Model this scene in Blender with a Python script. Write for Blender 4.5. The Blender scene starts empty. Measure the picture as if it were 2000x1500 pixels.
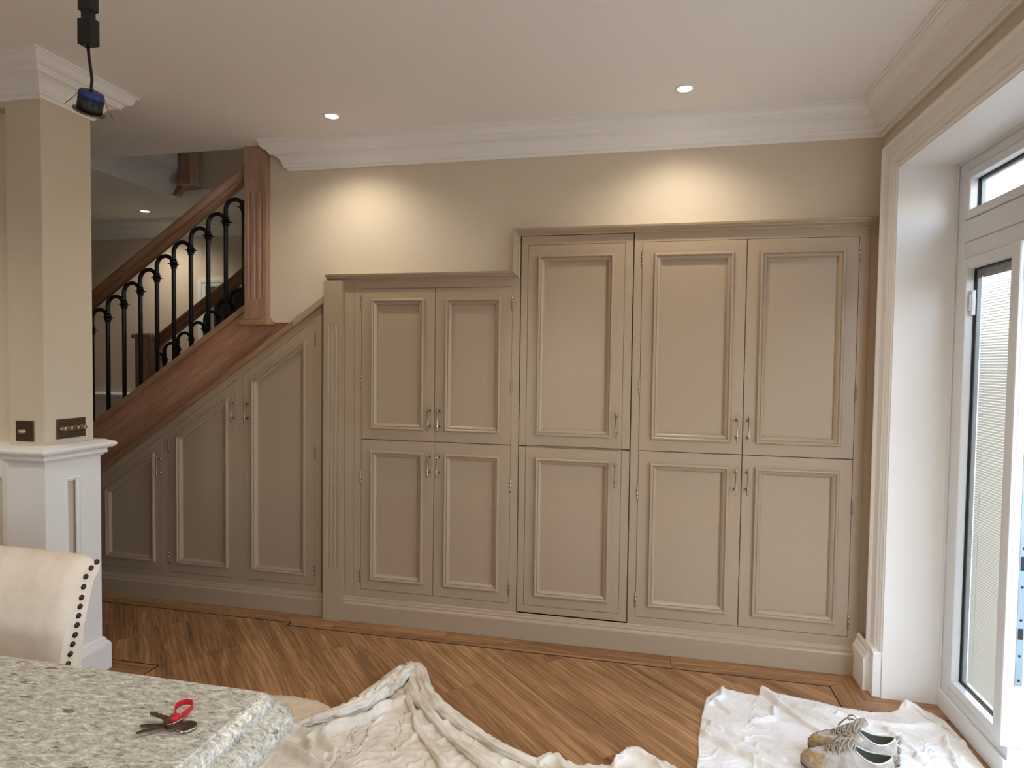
import bpy, bmesh, math, random
import numpy as np
from mathutils import Vector, Matrix, noise
random.seed(7)
sc = bpy.context.scene
COL = sc.collection
PI = math.pi

# ------------------------------------------------------------------ camera
cam = bpy.data.cameras.new('camera'); camo = bpy.data.objects.new('camera', cam); COL.objects.link(camo)
YAW, PITCH, ROLL = -0.21244, -0.03433, 0.0133
fw = Vector((math.sin(YAW)*math.cos(PITCH), math.cos(YAW)*math.cos(PITCH), math.sin(PITCH)))
rt = Vector((math.cos(YAW), -math.sin(YAW), 0)); up = rt.cross(fw)
c, s = math.cos(ROLL), math.sin(ROLL)
r2 = rt*c + up*s; u2 = up*c - rt*s
M = Matrix((r2, u2, -fw)).transposed().to_4x4(); M.translation = Vector((0, -3.2903, 1.5))
camo.matrix_world = M
cam.sensor_width = 36; cam.lens = 36*1216.87/2000; cam.clip_start = 0.02
sc.camera = camo

# ------------------------------------------------------------------ world, exposure
w = bpy.data.worlds.new('sky'); sc.world = w; w.use_nodes = True
nt = w.node_tree; nt.nodes.clear()
out = nt.nodes.new('ShaderNodeOutputWorld'); bg = nt.nodes.new('ShaderNodeBackground')
sky = nt.nodes.new('ShaderNodeTexSky'); sky.sky_type = 'NISHITA'; sky.sun_disc = False
sky.sun_elevation = math.radians(42); sky.sun_rotation = math.radians(200); sky.air_density = 1.0; sky.dust_density = 2.0; sky.ozone_density = 1.0
mixs = nt.nodes.new('ShaderNodeMixRGB'); mixs.inputs[0].default_value = 0.5; mixs.inputs[2].default_value = (2.1, 2.6, 3.25, 1)
nt.links.new(sky.outputs[0], mixs.inputs[1]); nt.links.new(mixs.outputs[0], bg.inputs[0]); nt.links.new(bg.outputs[0], out.inputs[0])
bg.inputs[1].default_value = 0.85
sc.view_settings.view_transform = 'Standard'; sc.view_settings.look = 'None'
sc.view_settings.exposure = 1.12; sc.view_settings.gamma = 1.0; sc.view_settings.use_curve_mapping = False
SPOT_W = 11.5
sl = bpy.data.lights.new('sun', 'SUN'); sl.energy = 2.6; sl.angle = math.radians(1.0); sl.color = (1.0, 0.95, 0.87)
slo = bpy.data.objects.new('sun', sl); COL.objects.link(slo); slo.location = (6, 4, 9)
slo.rotation_euler = Vector((-0.50, -1.0, -1.1)).to_track_quat('-Z', 'Y').to_euler()

# ------------------------------------------------------------------ helpers
def lin(c):
    return tuple(((v/255)/12.92 if v/255 <= 0.04045 else ((v/255+0.055)/1.055)**2.4) for v in c) + (1,)

def node_mat(name):
    m = bpy.data.materials.new(name); m.use_nodes = True
    n = m.node_tree.nodes; l = m.node_tree.links
    return m, n, l, n['Principled BSDF']

def paint(name, rgb, rough=0.5, var=0.03, bump=0.05, scale=40, spec=0.5, sheen=0):
    m, n, l, b = node_mat(name)
    tc = n.new('ShaderNodeTexCoord'); nz = n.new('ShaderNodeTexNoise'); nz.inputs['Scale'].default_value = scale; nz.inputs['Detail'].default_value = 4
    l.new(tc.outputs['Object'], nz.inputs['Vector'])
    cr = n.new('ShaderNodeValToRGB'); a = lin(rgb)
    cr.color_ramp.elements[0].position = 0.3; cr.color_ramp.elements[1].position = 0.7
    cr.color_ramp.elements[0].color = tuple(v*(1-var) for v in a[:3])+(1,); cr.color_ramp.elements[1].color = tuple(min(1, v*(1+var)) for v in a[:3])+(1,)
    l.new(nz.outputs['Fac'], cr.inputs[0]); l.new(cr.outputs[0], b.inputs['Base Color'])
    b.inputs['Roughness'].default_value = rough; b.inputs['Specular IOR Level'].default_value = spec
    if sheen: b.inputs['Sheen Weight'].default_value = sheen
    if bump:
        bp = n.new('ShaderNodeBump'); bp.inputs['Strength'].default_value = bump; bp.inputs['Distance'].default_value = 0.002
        l.new(nz.outputs['Fac'], bp.inputs['Height']); l.new(bp.outputs[0], b.inputs['Normal'])
    return m

def metal(name, rgb, rough=0.25):
    m, n, l, b = node_mat(name)
    b.inputs['Base Color'].default_value = lin(rgb); b.inputs['Metallic'].default_value = 1; b.inputs['Roughness'].default_value = rough
    return m

def wood(name, dark, mid, light, rot=(0, 0, 0), rough=0.42, sx=1.3, sy=16, rand=0.35, fig_=0.75):
    m, n, l, b = node_mat(name)
    tc = n.new('ShaderNodeTexCoord'); mp = n.new('ShaderNodeMapping'); mp.inputs['Rotation'].default_value = rot
    l.new(tc.outputs['Object'], mp.inputs[0])
    oi = n.new('ShaderNodeObjectInfo')
    mul = n.new('ShaderNodeMath'); mul.operation = 'MULTIPLY'; mul.inputs[1].default_value = 37.0; l.new(oi.outputs['Random'], mul.inputs[0])
    cmb = n.new('ShaderNodeCombineXYZ'); 
    for i in range(3): l.new(mul.outputs[0], cmb.inputs[i])
    add = n.new('ShaderNodeVectorMath'); add.operation = 'ADD'; l.new(mp.outputs[0], add.inputs[0]); l.new(cmb.outputs[0], add.inputs[1])
    m2 = n.new('ShaderNodeMapping'); m2.inputs['Scale'].default_value = (sx, sy, sy); l.new(add.outputs[0], m2.inputs[0])
    nz = n.new('ShaderNodeTexNoise'); nz.inputs['Scale'].default_value = 1.0; nz.inputs['Detail'].default_value = 7; nz.inputs['Roughness'].default_value = 0.6; nz.inputs['Distortion'].default_value = 1.4
    l.new(m2.outputs[0], nz.inputs['Vector'])
    m3 = n.new('ShaderNodeMapping'); m3.inputs['Scale'].default_value = (sx*5, sy*9, sy*9); l.new(add.outputs[0], m3.inputs[0])
    nf = n.new('ShaderNodeTexNoise'); nf.inputs['Scale'].default_value = 1.0; nf.inputs['Detail'].default_value = 3; l.new(m3.outputs[0], nf.inputs['Vector'])
    m4 = n.new('ShaderNodeMapping'); m4.inputs['Scale'].default_value = (0.5, 15, 15); l.new(add.outputs[0], m4.inputs[0])
    nb = n.new('ShaderNodeTexNoise'); nb.inputs['Scale'].default_value = 1.0; nb.inputs['Detail'].default_value = 2; l.new(m4.outputs[0], nb.inputs['Vector'])
    mx = n.new('ShaderNodeMath'); mx.operation = 'MULTIPLY_ADD'; mx.inputs[1].default_value = 0.45; l.new(nb.outputs['Fac'], mx.inputs[0])
    sc1 = n.new('ShaderNodeMath'); sc1.operation = 'MULTIPLY'; sc1.inputs[1].default_value = 0.55; l.new(nz.outputs['Fac'], sc1.inputs[0]); l.new(sc1.outputs[0], mx.inputs[2])
    rnd = n.new('ShaderNodeMath'); rnd.operation = 'MULTIPLY_ADD'; rnd.inputs[1].default_value = rand; l.new(oi.outputs['Random'], rnd.inputs[0])
    off = n.new('ShaderNodeMath'); off.operation = 'SUBTRACT'; off.inputs[1].default_value = rand*0.5; l.new(mx.outputs[0], off.inputs[0]); l.new(off.outputs[0], rnd.inputs[2])
    cr = n.new('ShaderNodeValToRGB'); e = cr.color_ramp.elements
    e[0].position = 0.3; e[0].color = lin(dark); e[1].position = 0.72; e[1].color = lin(light)
    k = e.new(0.5); k.color = lin(mid)
    l.new(rnd.outputs[0], cr.inputs[0])
    fine = n.new('ShaderNodeMixRGB'); fine.blend_type = 'MULTIPLY'; fine.inputs[0].default_value = 0.5
    fr = n.new('ShaderNodeValToRGB'); fr.color_ramp.elements[0].position = 0.35; fr.color_ramp.elements[0].color = (0.6, 0.55, 0.5, 1); fr.color_ramp.elements[1].position = 0.6; fr.color_ramp.elements[1].color = (1, 1, 1, 1)
    l.new(nf.outputs['Fac'], fr.inputs[0]); l.new(cr.outputs[0], fine.inputs[1]); l.new(fr.outputs[0], fine.inputs[2])
    m5 = n.new('ShaderNodeMapping'); m5.inputs['Scale'].default_value = (1.0, 7.0, 7.0); l.new(add.outputs[0], m5.inputs[0])
    wv = n.new('ShaderNodeTexWave'); wv.wave_type = 'BANDS'; wv.bands_direction = 'Y'; wv.inputs['Scale'].default_value = 1.9; wv.inputs['Distortion'].default_value = 11; wv.inputs['Detail'].default_value = 3; wv.inputs['Detail Scale'].default_value = 0.9
    l.new(m5.outputs[0], wv.inputs['Vector'])
    wr_ = n.new('ShaderNodeValToRGB'); wr_.color_ramp.elements[0].position = 0.0; wr_.color_ramp.elements[0].color = (0.80, 0.77, 0.74, 1); wr_.color_ramp.elements[1].position = 0.9; wr_.color_ramp.elements[1].color = (1.14, 1.12, 1.10, 1)
    l.new(wv.outputs['Fac'], wr_.inputs[0])
    fig = n.new('ShaderNodeMixRGB'); fig.blend_type = 'MULTIPLY'; fig.inputs[0].default_value = fig_; l.new(fine.outputs[0], fig.inputs[1]); l.new(wr_.outputs[0], fig.inputs[2])
    l.new(fig.outputs[0], b.inputs['Base Color']); b.inputs['Roughness'].default_value = rough
    bp = n.new('ShaderNodeBump'); bp.inputs['Strength'].default_value = 0.12; bp.inputs['Distance'].default_value = 0.001
    l.new(nf.outputs['Fac'], bp.inputs['Height']); l.new(bp.outputs[0], b.inputs['Normal'])
    return m

def stone(name):
    m, n, l, b = node_mat(name)
    tc = n.new('ShaderNodeTexCoord'); mp = n.new('ShaderNodeMapping'); mp.inputs['Rotation'].default_value = (0, 0, math.radians(-25)); mp.inputs['Scale'].default_value = (42, 100, 100)
    l.new(tc.outputs['Object'], mp.inputs[0])
    a = n.new('ShaderNodeTexNoise'); a.inputs['Scale'].default_value = 1; a.inputs['Detail'].default_value = 10; a.inputs['Roughness'].default_value = 0.86; a.inputs['Distortion'].default_value = 0.35; l.new(mp.outputs[0], a.inputs['Vector'])
    cr = n.new('ShaderNodeValToRGB'); e = cr.color_ramp.elements
    e[0].position = 0.33; e[0].color = lin((92, 91, 82)); e[1].position = 0.64; e[1].color = lin((240, 238, 228))
    for p, cc in ((0.41, (140, 137, 124)), (0.49, (174, 170, 157)), (0.56, (200, 198, 188))):
        q = e.new(p); q.color = lin(cc)
    l.new(a.outputs['Fac'], cr.inputs[0])
    m2 = n.new('ShaderNodeMapping'); m2.inputs['Rotation'].default_value = (0, 0, math.radians(-25)); m2.inputs['Scale'].default_value = (26, 85, 70); m2.inputs['Location'].default_value = (5, 3, 1)
    l.new(tc.outputs['Object'], m2.inputs[0])
    d = n.new('ShaderNodeTexNoise'); d.inputs['Scale'].default_value = 1; d.inputs['Detail'].default_value = 5; d.inputs['Distortion'].default_value = 0.8; l.new(m2.outputs[0], d.inputs['Vector'])
    dr = n.new('ShaderNodeValToRGB'); dr.color_ramp.elements[0].position = 0.32; dr.color_ramp.elements[0].color = (0.16, 0.15, 0.13, 1); dr.color_ramp.elements[1].position = 0.37; dr.color_ramp.elements[1].color = (1, 1, 1, 1)
    l.new(d.outputs['Fac'], dr.inputs[0])
    mx = n.new('ShaderNodeMixRGB'); mx.blend_type = 'MULTIPLY'; mx.inputs[0].default_value = 0.75; l.new(cr.outputs[0], mx.inputs[1]); l.new(dr.outputs[0], mx.inputs[2])
    l.new(mx.outputs[0], b.inputs['Base Color']); b.inputs['Roughness'].default_value = 0.22
    return m

def fabric(name, rgb, dark, weave=900, blot=6, rough=0.9, bump=0.25):
    m, n, l, b = node_mat(name)
    tc = n.new('ShaderNodeTexCoord')
    nz = n.new('ShaderNodeTexNoise'); nz.inputs['Scale'].default_value = blot; nz.inputs['Detail'].default_value = 6; nz.inputs['Roughness'].default_value = 0.65; l.new(tc.outputs['Object'], nz.inputs['Vector'])
    cr = n.new('ShaderNodeValToRGB'); cr.color_ramp.elements[0].position = 0.32; cr.color_ramp.elements[0].color = lin(dark); cr.color_ramp.elements[1].position = 0.6; cr.color_ramp.elements[1].color = lin(rgb)
    l.new(nz.outputs['Fac'], cr.inputs[0]); l.new(cr.outputs[0], b.inputs['Base Color'])
    wv = n.new('ShaderNodeTexNoise'); wv.inputs['Scale'].default_value = weave; l.new(tc.outputs['Object'], wv.inputs['Vector'])
    bp = n.new('ShaderNodeBump'); bp.inputs['Strength'].default_value = bump; bp.inputs['Distance'].default_value = 0.001; l.new(wv.outputs['Fac'], bp.inputs['Height']); l.new(bp.outputs[0], b.inputs['Normal'])
    b.inputs['Roughness'].default_value = rough; b.inputs['Specular IOR Level'].default_value = 0.15
    return m

def glass_mat(name, fac=0.08, tint=(1, 1, 1, 1)):
    m = bpy.data.materials.new(name); m.use_nodes = True; n = m.node_tree.nodes; l = m.node_tree.links; n.clear()
    o = n.new('ShaderNodeOutputMaterial'); t = n.new('ShaderNodeBsdfTransparent'); t.inputs[0].default_value = tint
    g = n.new('ShaderNodeBsdfGlossy'); g.inputs['Roughness'].default_value = 0.02
    x = n.new('ShaderNodeMixShader'); x.inputs[0].default_value = fac
    l.new(t.outputs[0], x.inputs[1]); l.new(g.outputs[0], x.inputs[2]); l.new(x.outputs[0], o.inputs[0])
    return m

def emit(name, rgb, s):
    m, n, l, b = node_mat(name)
    b.inputs['Base Color'].default_value = lin(rgb); b.inputs['Emission Color'].default_value = lin(rgb); b.inputs['Emission Strength'].default_value = s
    return m

MT = {
 'taupe': paint('taupe_paint', (172, 152, 128), 0.3, 0.015, 0.03, 60),
 'wall': paint('beige_wall', (216, 202, 179), 0.8, 0.015, 0.06, 90),
 'ceil': paint('ceiling_white', (246, 243, 238), 0.85, 0.01, 0.05, 80),
 'white': paint('white_trim', (244, 242, 237), 0.38, 0.008, 0.02, 60),
 'upvc': paint('white_upvc', (228, 230, 231), 0.28, 0.006, 0.0, 60),
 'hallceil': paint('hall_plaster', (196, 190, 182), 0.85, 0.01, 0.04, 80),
 'oak': wood('oak_string', (162, 116, 92), (184, 137, 111), (204, 160, 134), (0, math.radians(34.3), 0), 0.4, 2.0, 22, 0.05, fig_=0.3),
 'oak_v': wood('oak_post', (144, 112, 92), (172, 138, 116), (194, 160, 136), (0, math.radians(90), 0), 0.4, 2.0, 26, 0.05, fig_=0.3),
 'oak_rail': wood('oak_rail', (138, 102, 74), (170, 132, 102), (196, 158, 126), (0, math.radians(34.3), 0), 0.32, 2.0, 24, 0.05, fig_=0.3),
 'plank': wood('plank_diagonal', (110, 78, 50), (160, 118, 78), (202, 158, 112), (0, 0, math.radians(45)), 0.36, 1.6, 15, 0.06),
 'plank_x': wood('plank_along', (110, 78, 50), (160, 118, 78), (202, 158, 112), (0, 0, 0), 0.36, 1.6, 16, 0.06),
 'plank_y': wood('plank_across', (110, 78, 50), (160, 118, 78), (202, 158, 112), (0, 0, math.radians(90)), 0.36, 1.6, 16, 0.06),
 'subfloor': paint('floor_joint_dark', (38, 26, 18), 0.8, 0.05, 0, 30),
 'inlay': paint('black_inlay', (22, 18, 16), 0.5, 0.05, 0, 30),
 'iron': paint('black_iron', (16, 16, 17), 0.42, 0.05, 0.02, 120),
 'nickel': metal('polished_nickel', (176, 166, 150), 0.2),
 'bronze': metal('brushed_bronze', (118, 104, 92), 0.38),
 'knob': metal('knob_nickel', (170, 156, 136), 0.28),
 'stone': stone('speckled_stone'),
 'linen': fabric('cream_linen', (224, 210, 193), (214, 199, 181), 700, 20, 0.95, 0.5),
 'sheet': fabric('dust_sheet', (238, 231, 219), (208, 195, 174), 500, 7, 0.95, 0.25),
 'sheet2': fabric('dust_sheet_white', (242, 240, 236), (220, 212, 200), 500, 6, 0.95, 0.25),
 'towel': fabric('cream_towel', (230, 212, 186), (216, 198, 172), 400, 30, 1.0, 0.8),
 'dark': paint('door_gap_shade', (26, 22, 19), 0.9, 0.02, 0, 30),  # near-black, paints the shade seen in the gaps round the doors
 'black': paint('black_plastic', (20, 20, 21), 0.4, 0.05, 0.02, 200),
 'blue': paint('blue_plastic', (28, 46, 112), 0.45, 0.05, 0.02, 200),
 'steel': metal('steel_wire', (150, 148, 145), 0.3),
 'glass': glass_mat('window_glass', 0.07),
 'slat': paint('blind_slat', (226, 224, 212), 0.5, 0.01, 0, 40),
 'gasket': paint('black_gasket', (24, 26, 30), 0.6, 0.02, 0, 40),
 'spacer': paint('glass_spacer', (150, 156, 156), 0.5, 0.02, 0, 40),
 'plate': metal('lock_plate_steel', (150, 168, 178), 0.35),
 'lamp': emit('lamp_glow', (255, 250, 240), 14.0),
 'studm': metal('nail_bronze', (70, 60, 52), 0.3),
 'red': paint('red_strap', (186, 22, 30), 0.5, 0.05, 0.05, 300),
 'keym': metal('key_brass', (128, 112, 92), 0.35),
 'fob': paint('black_fob', (26, 22, 22), 0.25, 0.03, 0, 100),
 'islandp': paint('island_paint', (168, 160, 152), 0.5, 0.01, 0.02, 60),
 'cream': paint('cream_paint', (222, 214, 198), 0.5, 0.01, 0.02, 60),
 'shoe': fabric('shoe_mesh', (190, 182, 172), (158, 147, 130), 900, 40, 0.85, 0.5),
 'shoe_toe': fabric('shoe_toe_suede', (186, 160, 120), (138, 110, 76), 700, 45, 0.9, 0.5),
 'sole': paint('shoe_sole', (74, 66, 58), 0.8, 0.2, 0.1, 90),
 'midsole': paint('shoe_midsole', (146, 133, 114), 0.7, 0.08, 0.1, 90),
 'lining': paint('shoe_lining', (104, 110, 98), 0.7, 0.1, 0.1, 300),
 'lace': fabric('shoe_lace', (184, 172, 152), (150, 136, 116), 900, 90, 0.9, 0.4),
 'piping': paint('shoe_collar_edge', (222, 216, 202), 0.7, 0.05, 0, 90),
 'patio': paint('patio_stone', (150, 146, 138), 0.8, 0.15, 0.2, 8),
 'fence': wood('garden_fence', (96, 78, 58), (126, 104, 80), (150, 128, 100), (0, math.radians(90), 0), 0.8, 2, 14, 0.3),
 'leaf': paint('garden_leaf', (64, 88, 44), 0.7, 0.25, 0.1, 12),
}

_b = MT['slat'].node_tree; _t = _b.nodes.new('ShaderNodeBsdfTranslucent'); _t.inputs[0].default_value = (0.85, 0.84, 0.78, 1)
_x = _b.nodes.new('ShaderNodeMixShader'); _x.inputs[0].default_value = 0.06
_b.links.new(_b.nodes['Principled BSDF'].outputs[0], _x.inputs[1]); _b.links.new(_t.outputs[0], _x.inputs[2]); _b.links.new(_x.outputs[0], _b.nodes['Material Output'].inputs[0])
def ident(): return Matrix.Identity(4)

class MB:
    def __init__(s): s.v = []; s.f = []; s.sm = []
    def add(s, verts, faces, smooth=False):
        o = len(s.v); s.v += [tuple(p) for p in verts]
        for f in faces: s.f.append(tuple(i+o for i in f)); s.sm.append(smooth)
        return s
    def box(s, x0, x1, y0, y1, z0, z1):
        x0, x1 = sorted((x0, x1)); y0, y1 = sorted((y0, y1)); z0, z1 = sorted((z0, z1))
        v = [(x0,y0,z0),(x1,y0,z0),(x1,y1,z0),(x0,y1,z0),(x0,y0,z1),(x1,y0,z1),(x1,y1,z1),(x0,y1,z1)]
        return s.add(v, [(3,2,1,0),(4,5,6,7),(0,1,5,4),(1,2,6,5),(2,3,7,6),(3,0,4,7)])
    def prism(s, poly, a0, a1, axis='y'):
        # poly: list of 2D points; axis y -> (x,z); axis x -> (y,z); axis z -> (x,y)
        def P(p, a): return {'y': (p[0], a, p[1]), 'x': (a, p[0], p[1]), 'z': (p[0], p[1], a)}[axis]
        n = len(poly); v = [P(p, a0) for p in poly] + [P(p, a1) for p in poly]
        f = [tuple(range(n))[::-1], tuple(range(n, 2*n))] + [(i, (i+1) % n, n+(i+1) % n, n+i) for i in range(n)]
        return s.add(v, f)
    def loft(s, rings, closed=True, caps=(True, True), smooth=True, loop=False):
        n = len(rings[0]); v = [p for r in rings for p in r]; f = []; m = len(rings)
        for i in range(m if loop else m-1):
            j = (i+1) % m
            for k in range(n if closed else n-1):
                k2 = (k+1) % n
                f.append((i*n+k, i*n+k2, j*n+k2, j*n+k))
        o = len(s.v); s.add(v, f, smooth)
        if not loop and closed:
            if caps[0]: s.f.append(tuple(o+k for k in range(n))[::-1]); s.sm.append(False)
            if caps[1]: s.f.append(tuple(o+(m-1)*n+k for k in range(n))); s.sm.append(False)
        return s
    def tube(s, path, r, n=8, caps=(True, True), flat=1.0):
        path = [Vector(p) for p in path]; rings = []; pn = None
        for i, p in enumerate(path):
            t = (path[min(i+1, len(path)-1)] - path[max(i-1, 0)]).normalized()
            if pn is None: pn = t.orthogonal().normalized()
            pn = (pn - t*pn.dot(t)).normalized(); b = t.cross(pn)
            rr = r[i] if isinstance(r, (list, tuple)) else r
            rings.append([tuple(p + pn*math.cos(2*PI*k/n)*rr + b*math.sin(2*PI*k/n)*rr*flat) for k in range(n)])
        return s.loft(rings, True, caps)
    def lathe(s, prof, c=(0, 0, 0), n=16, axis='z', smooth=True):
        rings = []
        for r, h in prof:
            ring = []
            for k in range(n):
                a, b = r*math.cos(2*PI*k/n), r*math.sin(2*PI*k/n)
                q = {'z': (a, b, h), 'y': (a, h, -b), 'x': (h, a, b)}[axis]
                ring.append((c[0]+q[0], c[1]+q[1], c[2]+q[2]))
            rings.append(ring)
        return s.loft(rings, True, (True, True), smooth)
    def sweep(s, path, prof, closed=False, place=None, prof_closed=True, smooth=False):
        # path 2D with mitres; prof (offset to the LEFT normal, height); place(a,b,h)->xyz
        n = len(path); rings = []
        for i in range(n):
            p = Vector(path[i])
            def nrm(a, b):
                d = (Vector(b)-Vector(a)).normalized(); return Vector((-d.y, d.x))
            if closed or 0 < i < n-1:
                n1 = nrm(path[i-1], path[i]); n2 = nrm(path[i], path[(i+1) % n])
                m = (n1+n2); m = m/(m.dot(n1))
            elif i == 0: m = nrm(path[0], path[1])
            else: m = nrm(path[-2], path[-1])
            rings.append([place(p.x+m.x*o, p.y+m.y*o, h) for o, h in prof])
        return s.loft(rings, prof_closed, (not closed, not closed), smooth, loop=closed)
    def build(s, name, mat, parent=None, bevel=0, label=None, kind=None, angle=40, seg=2):
        me = bpy.data.meshes.new(name); me.from_pydata(s.v, [], s.f); 
        bm = bmesh.new(); bm.from_mesh(me); bmesh.ops.recalc_face_normals(bm, faces=bm.faces); bm.to_mesh(me); bm.free()
        me.polygons.foreach_set('use_smooth', s.sm[:len(me.polygons)]); me.update()
        if isinstance(mat, str): mat = MT[mat]
        me.materials.append(mat)
        o = bpy.data.objects.new(name, me); COL.objects.link(o)
        if parent is not None:
            o.parent = parent
            o.matrix_parent_inverse = Matrix.Translation(-Vector(parent.location)) if parent.type == 'EMPTY' else ident()
        if bevel:
            b = o.modifiers.new('bevel', 'BEVEL'); b.width = bevel; b.segments = seg; b.limit_method = 'ANGLE'; b.angle_limit = math.radians(angle)
        if label: o['label'] = label
        if kind: o['kind'] = kind
        return o

def tag(o, label, cat, group=None):
    o['label'] = label; o['category'] = cat
    if group: o['group'] = group
    return o
def thing(name, label, cat, loc=(0, 0, 0), group=None):
    o = bpy.data.objects.new(name, None); COL.objects.link(o); o.location = loc; o.empty_display_size = 0.1
    return tag(o, label, cat, group)
def struct(o): o['kind'] = 'structure'; return o

def inset(poly, d):
    n = len(poly); res = []
    for i in range(n):
        a, b, c_ = Vector(poly[i-1]), Vector(poly[i]), Vector(poly[(i+1) % n])
        d1 = (b-a).normalized(); d2 = (c_-b).normalized()
        n1 = Vector((-d1.y, d1.x)); n2 = Vector((-d2.y, d2.x)); m = n1+n2; m = m/m.dot(n1)
        res.append((b.x+m.x*d, b.y+m.y*d))
    return res   # poly counter-clockwise -> inside

def clip(poly, a, b, c_):   # keep a*x+b*y<=c
    res = []
    for i in range(len(poly)):
        p, q = poly[i], poly[(i+1) % len(poly)]
        dp, dq = a*p[0]+b*p[1]-c_, a*q[0]+b*q[1]-c_
        if dp <= 0: res.append(p)
        if (dp < 0 < dq) or (dq < 0 < dp):
            t = dp/(dp-dq); res.append((p[0]+(q[0]-p[0])*t, p[1]+(q[1]-p[1])*t))
    return res

CEIL = 2.745; XR = 1.085; YW = 0.03
# =================================================================== STRUCTURE
# ---- floor
fl = struct(MB().box(-6.3, 1.42, -7.1, 1.75, -0.12, -0.006).build('floor', 'subfloor'))
fl['label'] = 'diagonal oak plank floor with black inlay border'
regions = [(-3.9, -2.297, -0.726, -0.127), (-2.297, -1.957, -7.0, -0.127), (-1.957, 0.869, -7.0, -0.163), (0.869, 1.30, -7.0, -0.352)]
W = 0.178; Lp = 1.22; q2 = math.sqrt(0.5)
def plank_piece(poly, name, mat, top=0.0):
    mb = MB()
    for pl in poly: mb.prism(pl, -0.008, top, 'z')
    return mb.build(name, mat, fl)
jr = random.Random(3)
for r in range(-32, 8):
    off = jr.random()*Lp
    for k in range(-4, 6):
        a0, a1 = off+k*Lp, off+(k+1)*Lp
        s0, s1 = r*W, (r+1)*W
        g = 0.00025
        quad = [((s+t)*q2, (s-t)*q2) for s, t in ((s0+g, a0+g), (s1-g, a0+g), (s1-g, a1-g), (s0+g, a1-g))]
        # s along (1,1)/sqrt2, t along (1,-1)/sqrt2
        ps = []
        for (xa, xb, ya, yb) in regions:
            ya = max(ya, -2.45)
            p = clip(clip(clip(clip(quad, -1, 0, -xa), 1, 0, xb), 0, -1, -ya), 0, 1, yb)
            if len(p) > 2:
                ar = sum(p[i][0]*p[(i+1) % len(p)][1]-p[(i+1) % len(p)][0]*p[i][1] for i in range(len(p)))/2
                if abs(ar) > 4e-6: ps.append(p if ar > 0 else p[::-1])
        if ps: plank_piece(ps, 'plank', 'plank')
# rest of the floor towards the camera and in the hall
MB().box(-6.2, 1.30, -7.0, -2.452, -0.008, 0).build('plank_field', 'plank', fl, kind='stuff')
MB().box(-6.2, 1.0, 0.07, 1.64, -0.008, 0).build('plank_field', 'plank_x', fl, kind='stuff')
MB().box(-6.2, -3.905, -0.72, 0.068, -0.008, 0).build('plank_field', 'plank_x', fl, kind='stuff')
# border planks along the cupboards
def bpl(poly, mat): plank_piece([poly], 'border_plank', mat)
bpl([(-3.9, -0.123), (-2.55, -0.123), (-2.55, 0.06), (-3.9, 0.06)], 'plank_x')
bpl([(-2.548, -0.123), (-1.953, -0.123), (-1.953, -0.159), (-1.70, -0.159), (-1.70, 0.06), (-2.548, 0.06)], 'plank_x')
for x0, x1 in ((-1.698, -1.05), (-1.048, 0.147)): bpl([(x0, -0.159), (x1, -0.159), (x1, 0.03), (x0, 0.03)], 'plank_x')
bpl([(0.149, -0.159), (0.873, -0.159), (1.04, 0.03), (0.149, 0.03)], 'plank_x')
bpl([(0.873, -0.348), (1.06, -0.212), (1.06, 0.03), (1.042, 0.03), (0.873, -0.161)], 'plank_y')
bpl([(0.874, -0.349), (1.30, -0.349), (1.30, -0.212), (1.062, -0.212)], 'plank_x')
def strip(p0, p1, w_=0.0065):
    a, b = Vector(p0), Vector(p1); d = (b-a).normalized(); n_ = Vector((-d.y, d.x))*w_/2; a -= d*w_/2; b += d*w_/2
    plank_piece([[tuple(a-n_), tuple(b-n_), tuple(b+n_), tuple(a+n_)]], 'inlay_strip', 'inlay', 0.0006)
for p0, p1 in (((-3.9, -0.125), (-1.957, -0.125)), ((-1.956, -0.125), (-1.956, -0.161)), ((-1.956, -0.161), (0.871, -0.161)), ((0.871, -0.161), (0.871, -0.35)), ((0.871, -0.35), (1.30, -0.35)),
               ((-3.0, -0.727), (-2.297, -0.727)), ((-2.297, -0.727), (-2.297, -1.3))): strip(p0, p1)
bpl([(-3.9, -0.80), (-2.37, -0.80), (-2.30, -0.73), (-3.9, -0.73)], 'plank_x')
bpl([(-2.369, -0.802), (-2.369, -2.4), (-2.30, -2.4), (-2.30, -0.732)], 'plank_y')
bpl([(-3.9, -2.4), (-2.371, -2.4), (-2.371, -0.802), (-3.9, -0.802)], 'plank_x')

# ---- ceiling with stairwell hole
HX0, HX1, HY0, HY1 = -3.6, -2.19, 0.022, 0.93
cb = MB()
cb.box(-6.3, 1.42, -7.1, HY0, CEIL, CEIL+0.05).box(-6.3, HX0, HY0, 1.75, CEIL, CEIL+0.05).box(HX1, 1.42, HY0, 1.75, CEIL, CEIL+0.05).box(HX0, HX1, HY1, 1.75, CEIL, CEIL+0.05)
struct(cb.build('ceiling', 'ceil'))['label'] = 'smooth white ceiling'
# stairwell walls above
sw = MB()
sw.box(-3.9, -1.0, 0.932, 1.05, CEIL+0.05, 4.3)
sw.box(-4.0, -3.88, -0.1, 1.05, CEIL+0.05, 4.3).box(-1.1, -1.0, -0.1, 1.05, CEIL+0.05, 4.3).box(-4.0, -1.0, -0.1, 0.02, CEIL+0.05, 4.3).box(-4.0, -2.12, -0.1, 1.05, 4.3, 4.4).box(-1.95, -1.0, -0.1, 1.05, 4.3, 4.4)
struct(sw.build('wall_stairwell', 'wall'))['label'] = 'plaster walls of the stairwell opening'
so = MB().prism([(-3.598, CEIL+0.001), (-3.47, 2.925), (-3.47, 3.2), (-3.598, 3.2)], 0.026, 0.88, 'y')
struct(so.build('ceiling_stair_soffit', 'hallceil'))['label'] = 'sloping grey plaster soffit of the upper flight'

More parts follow.
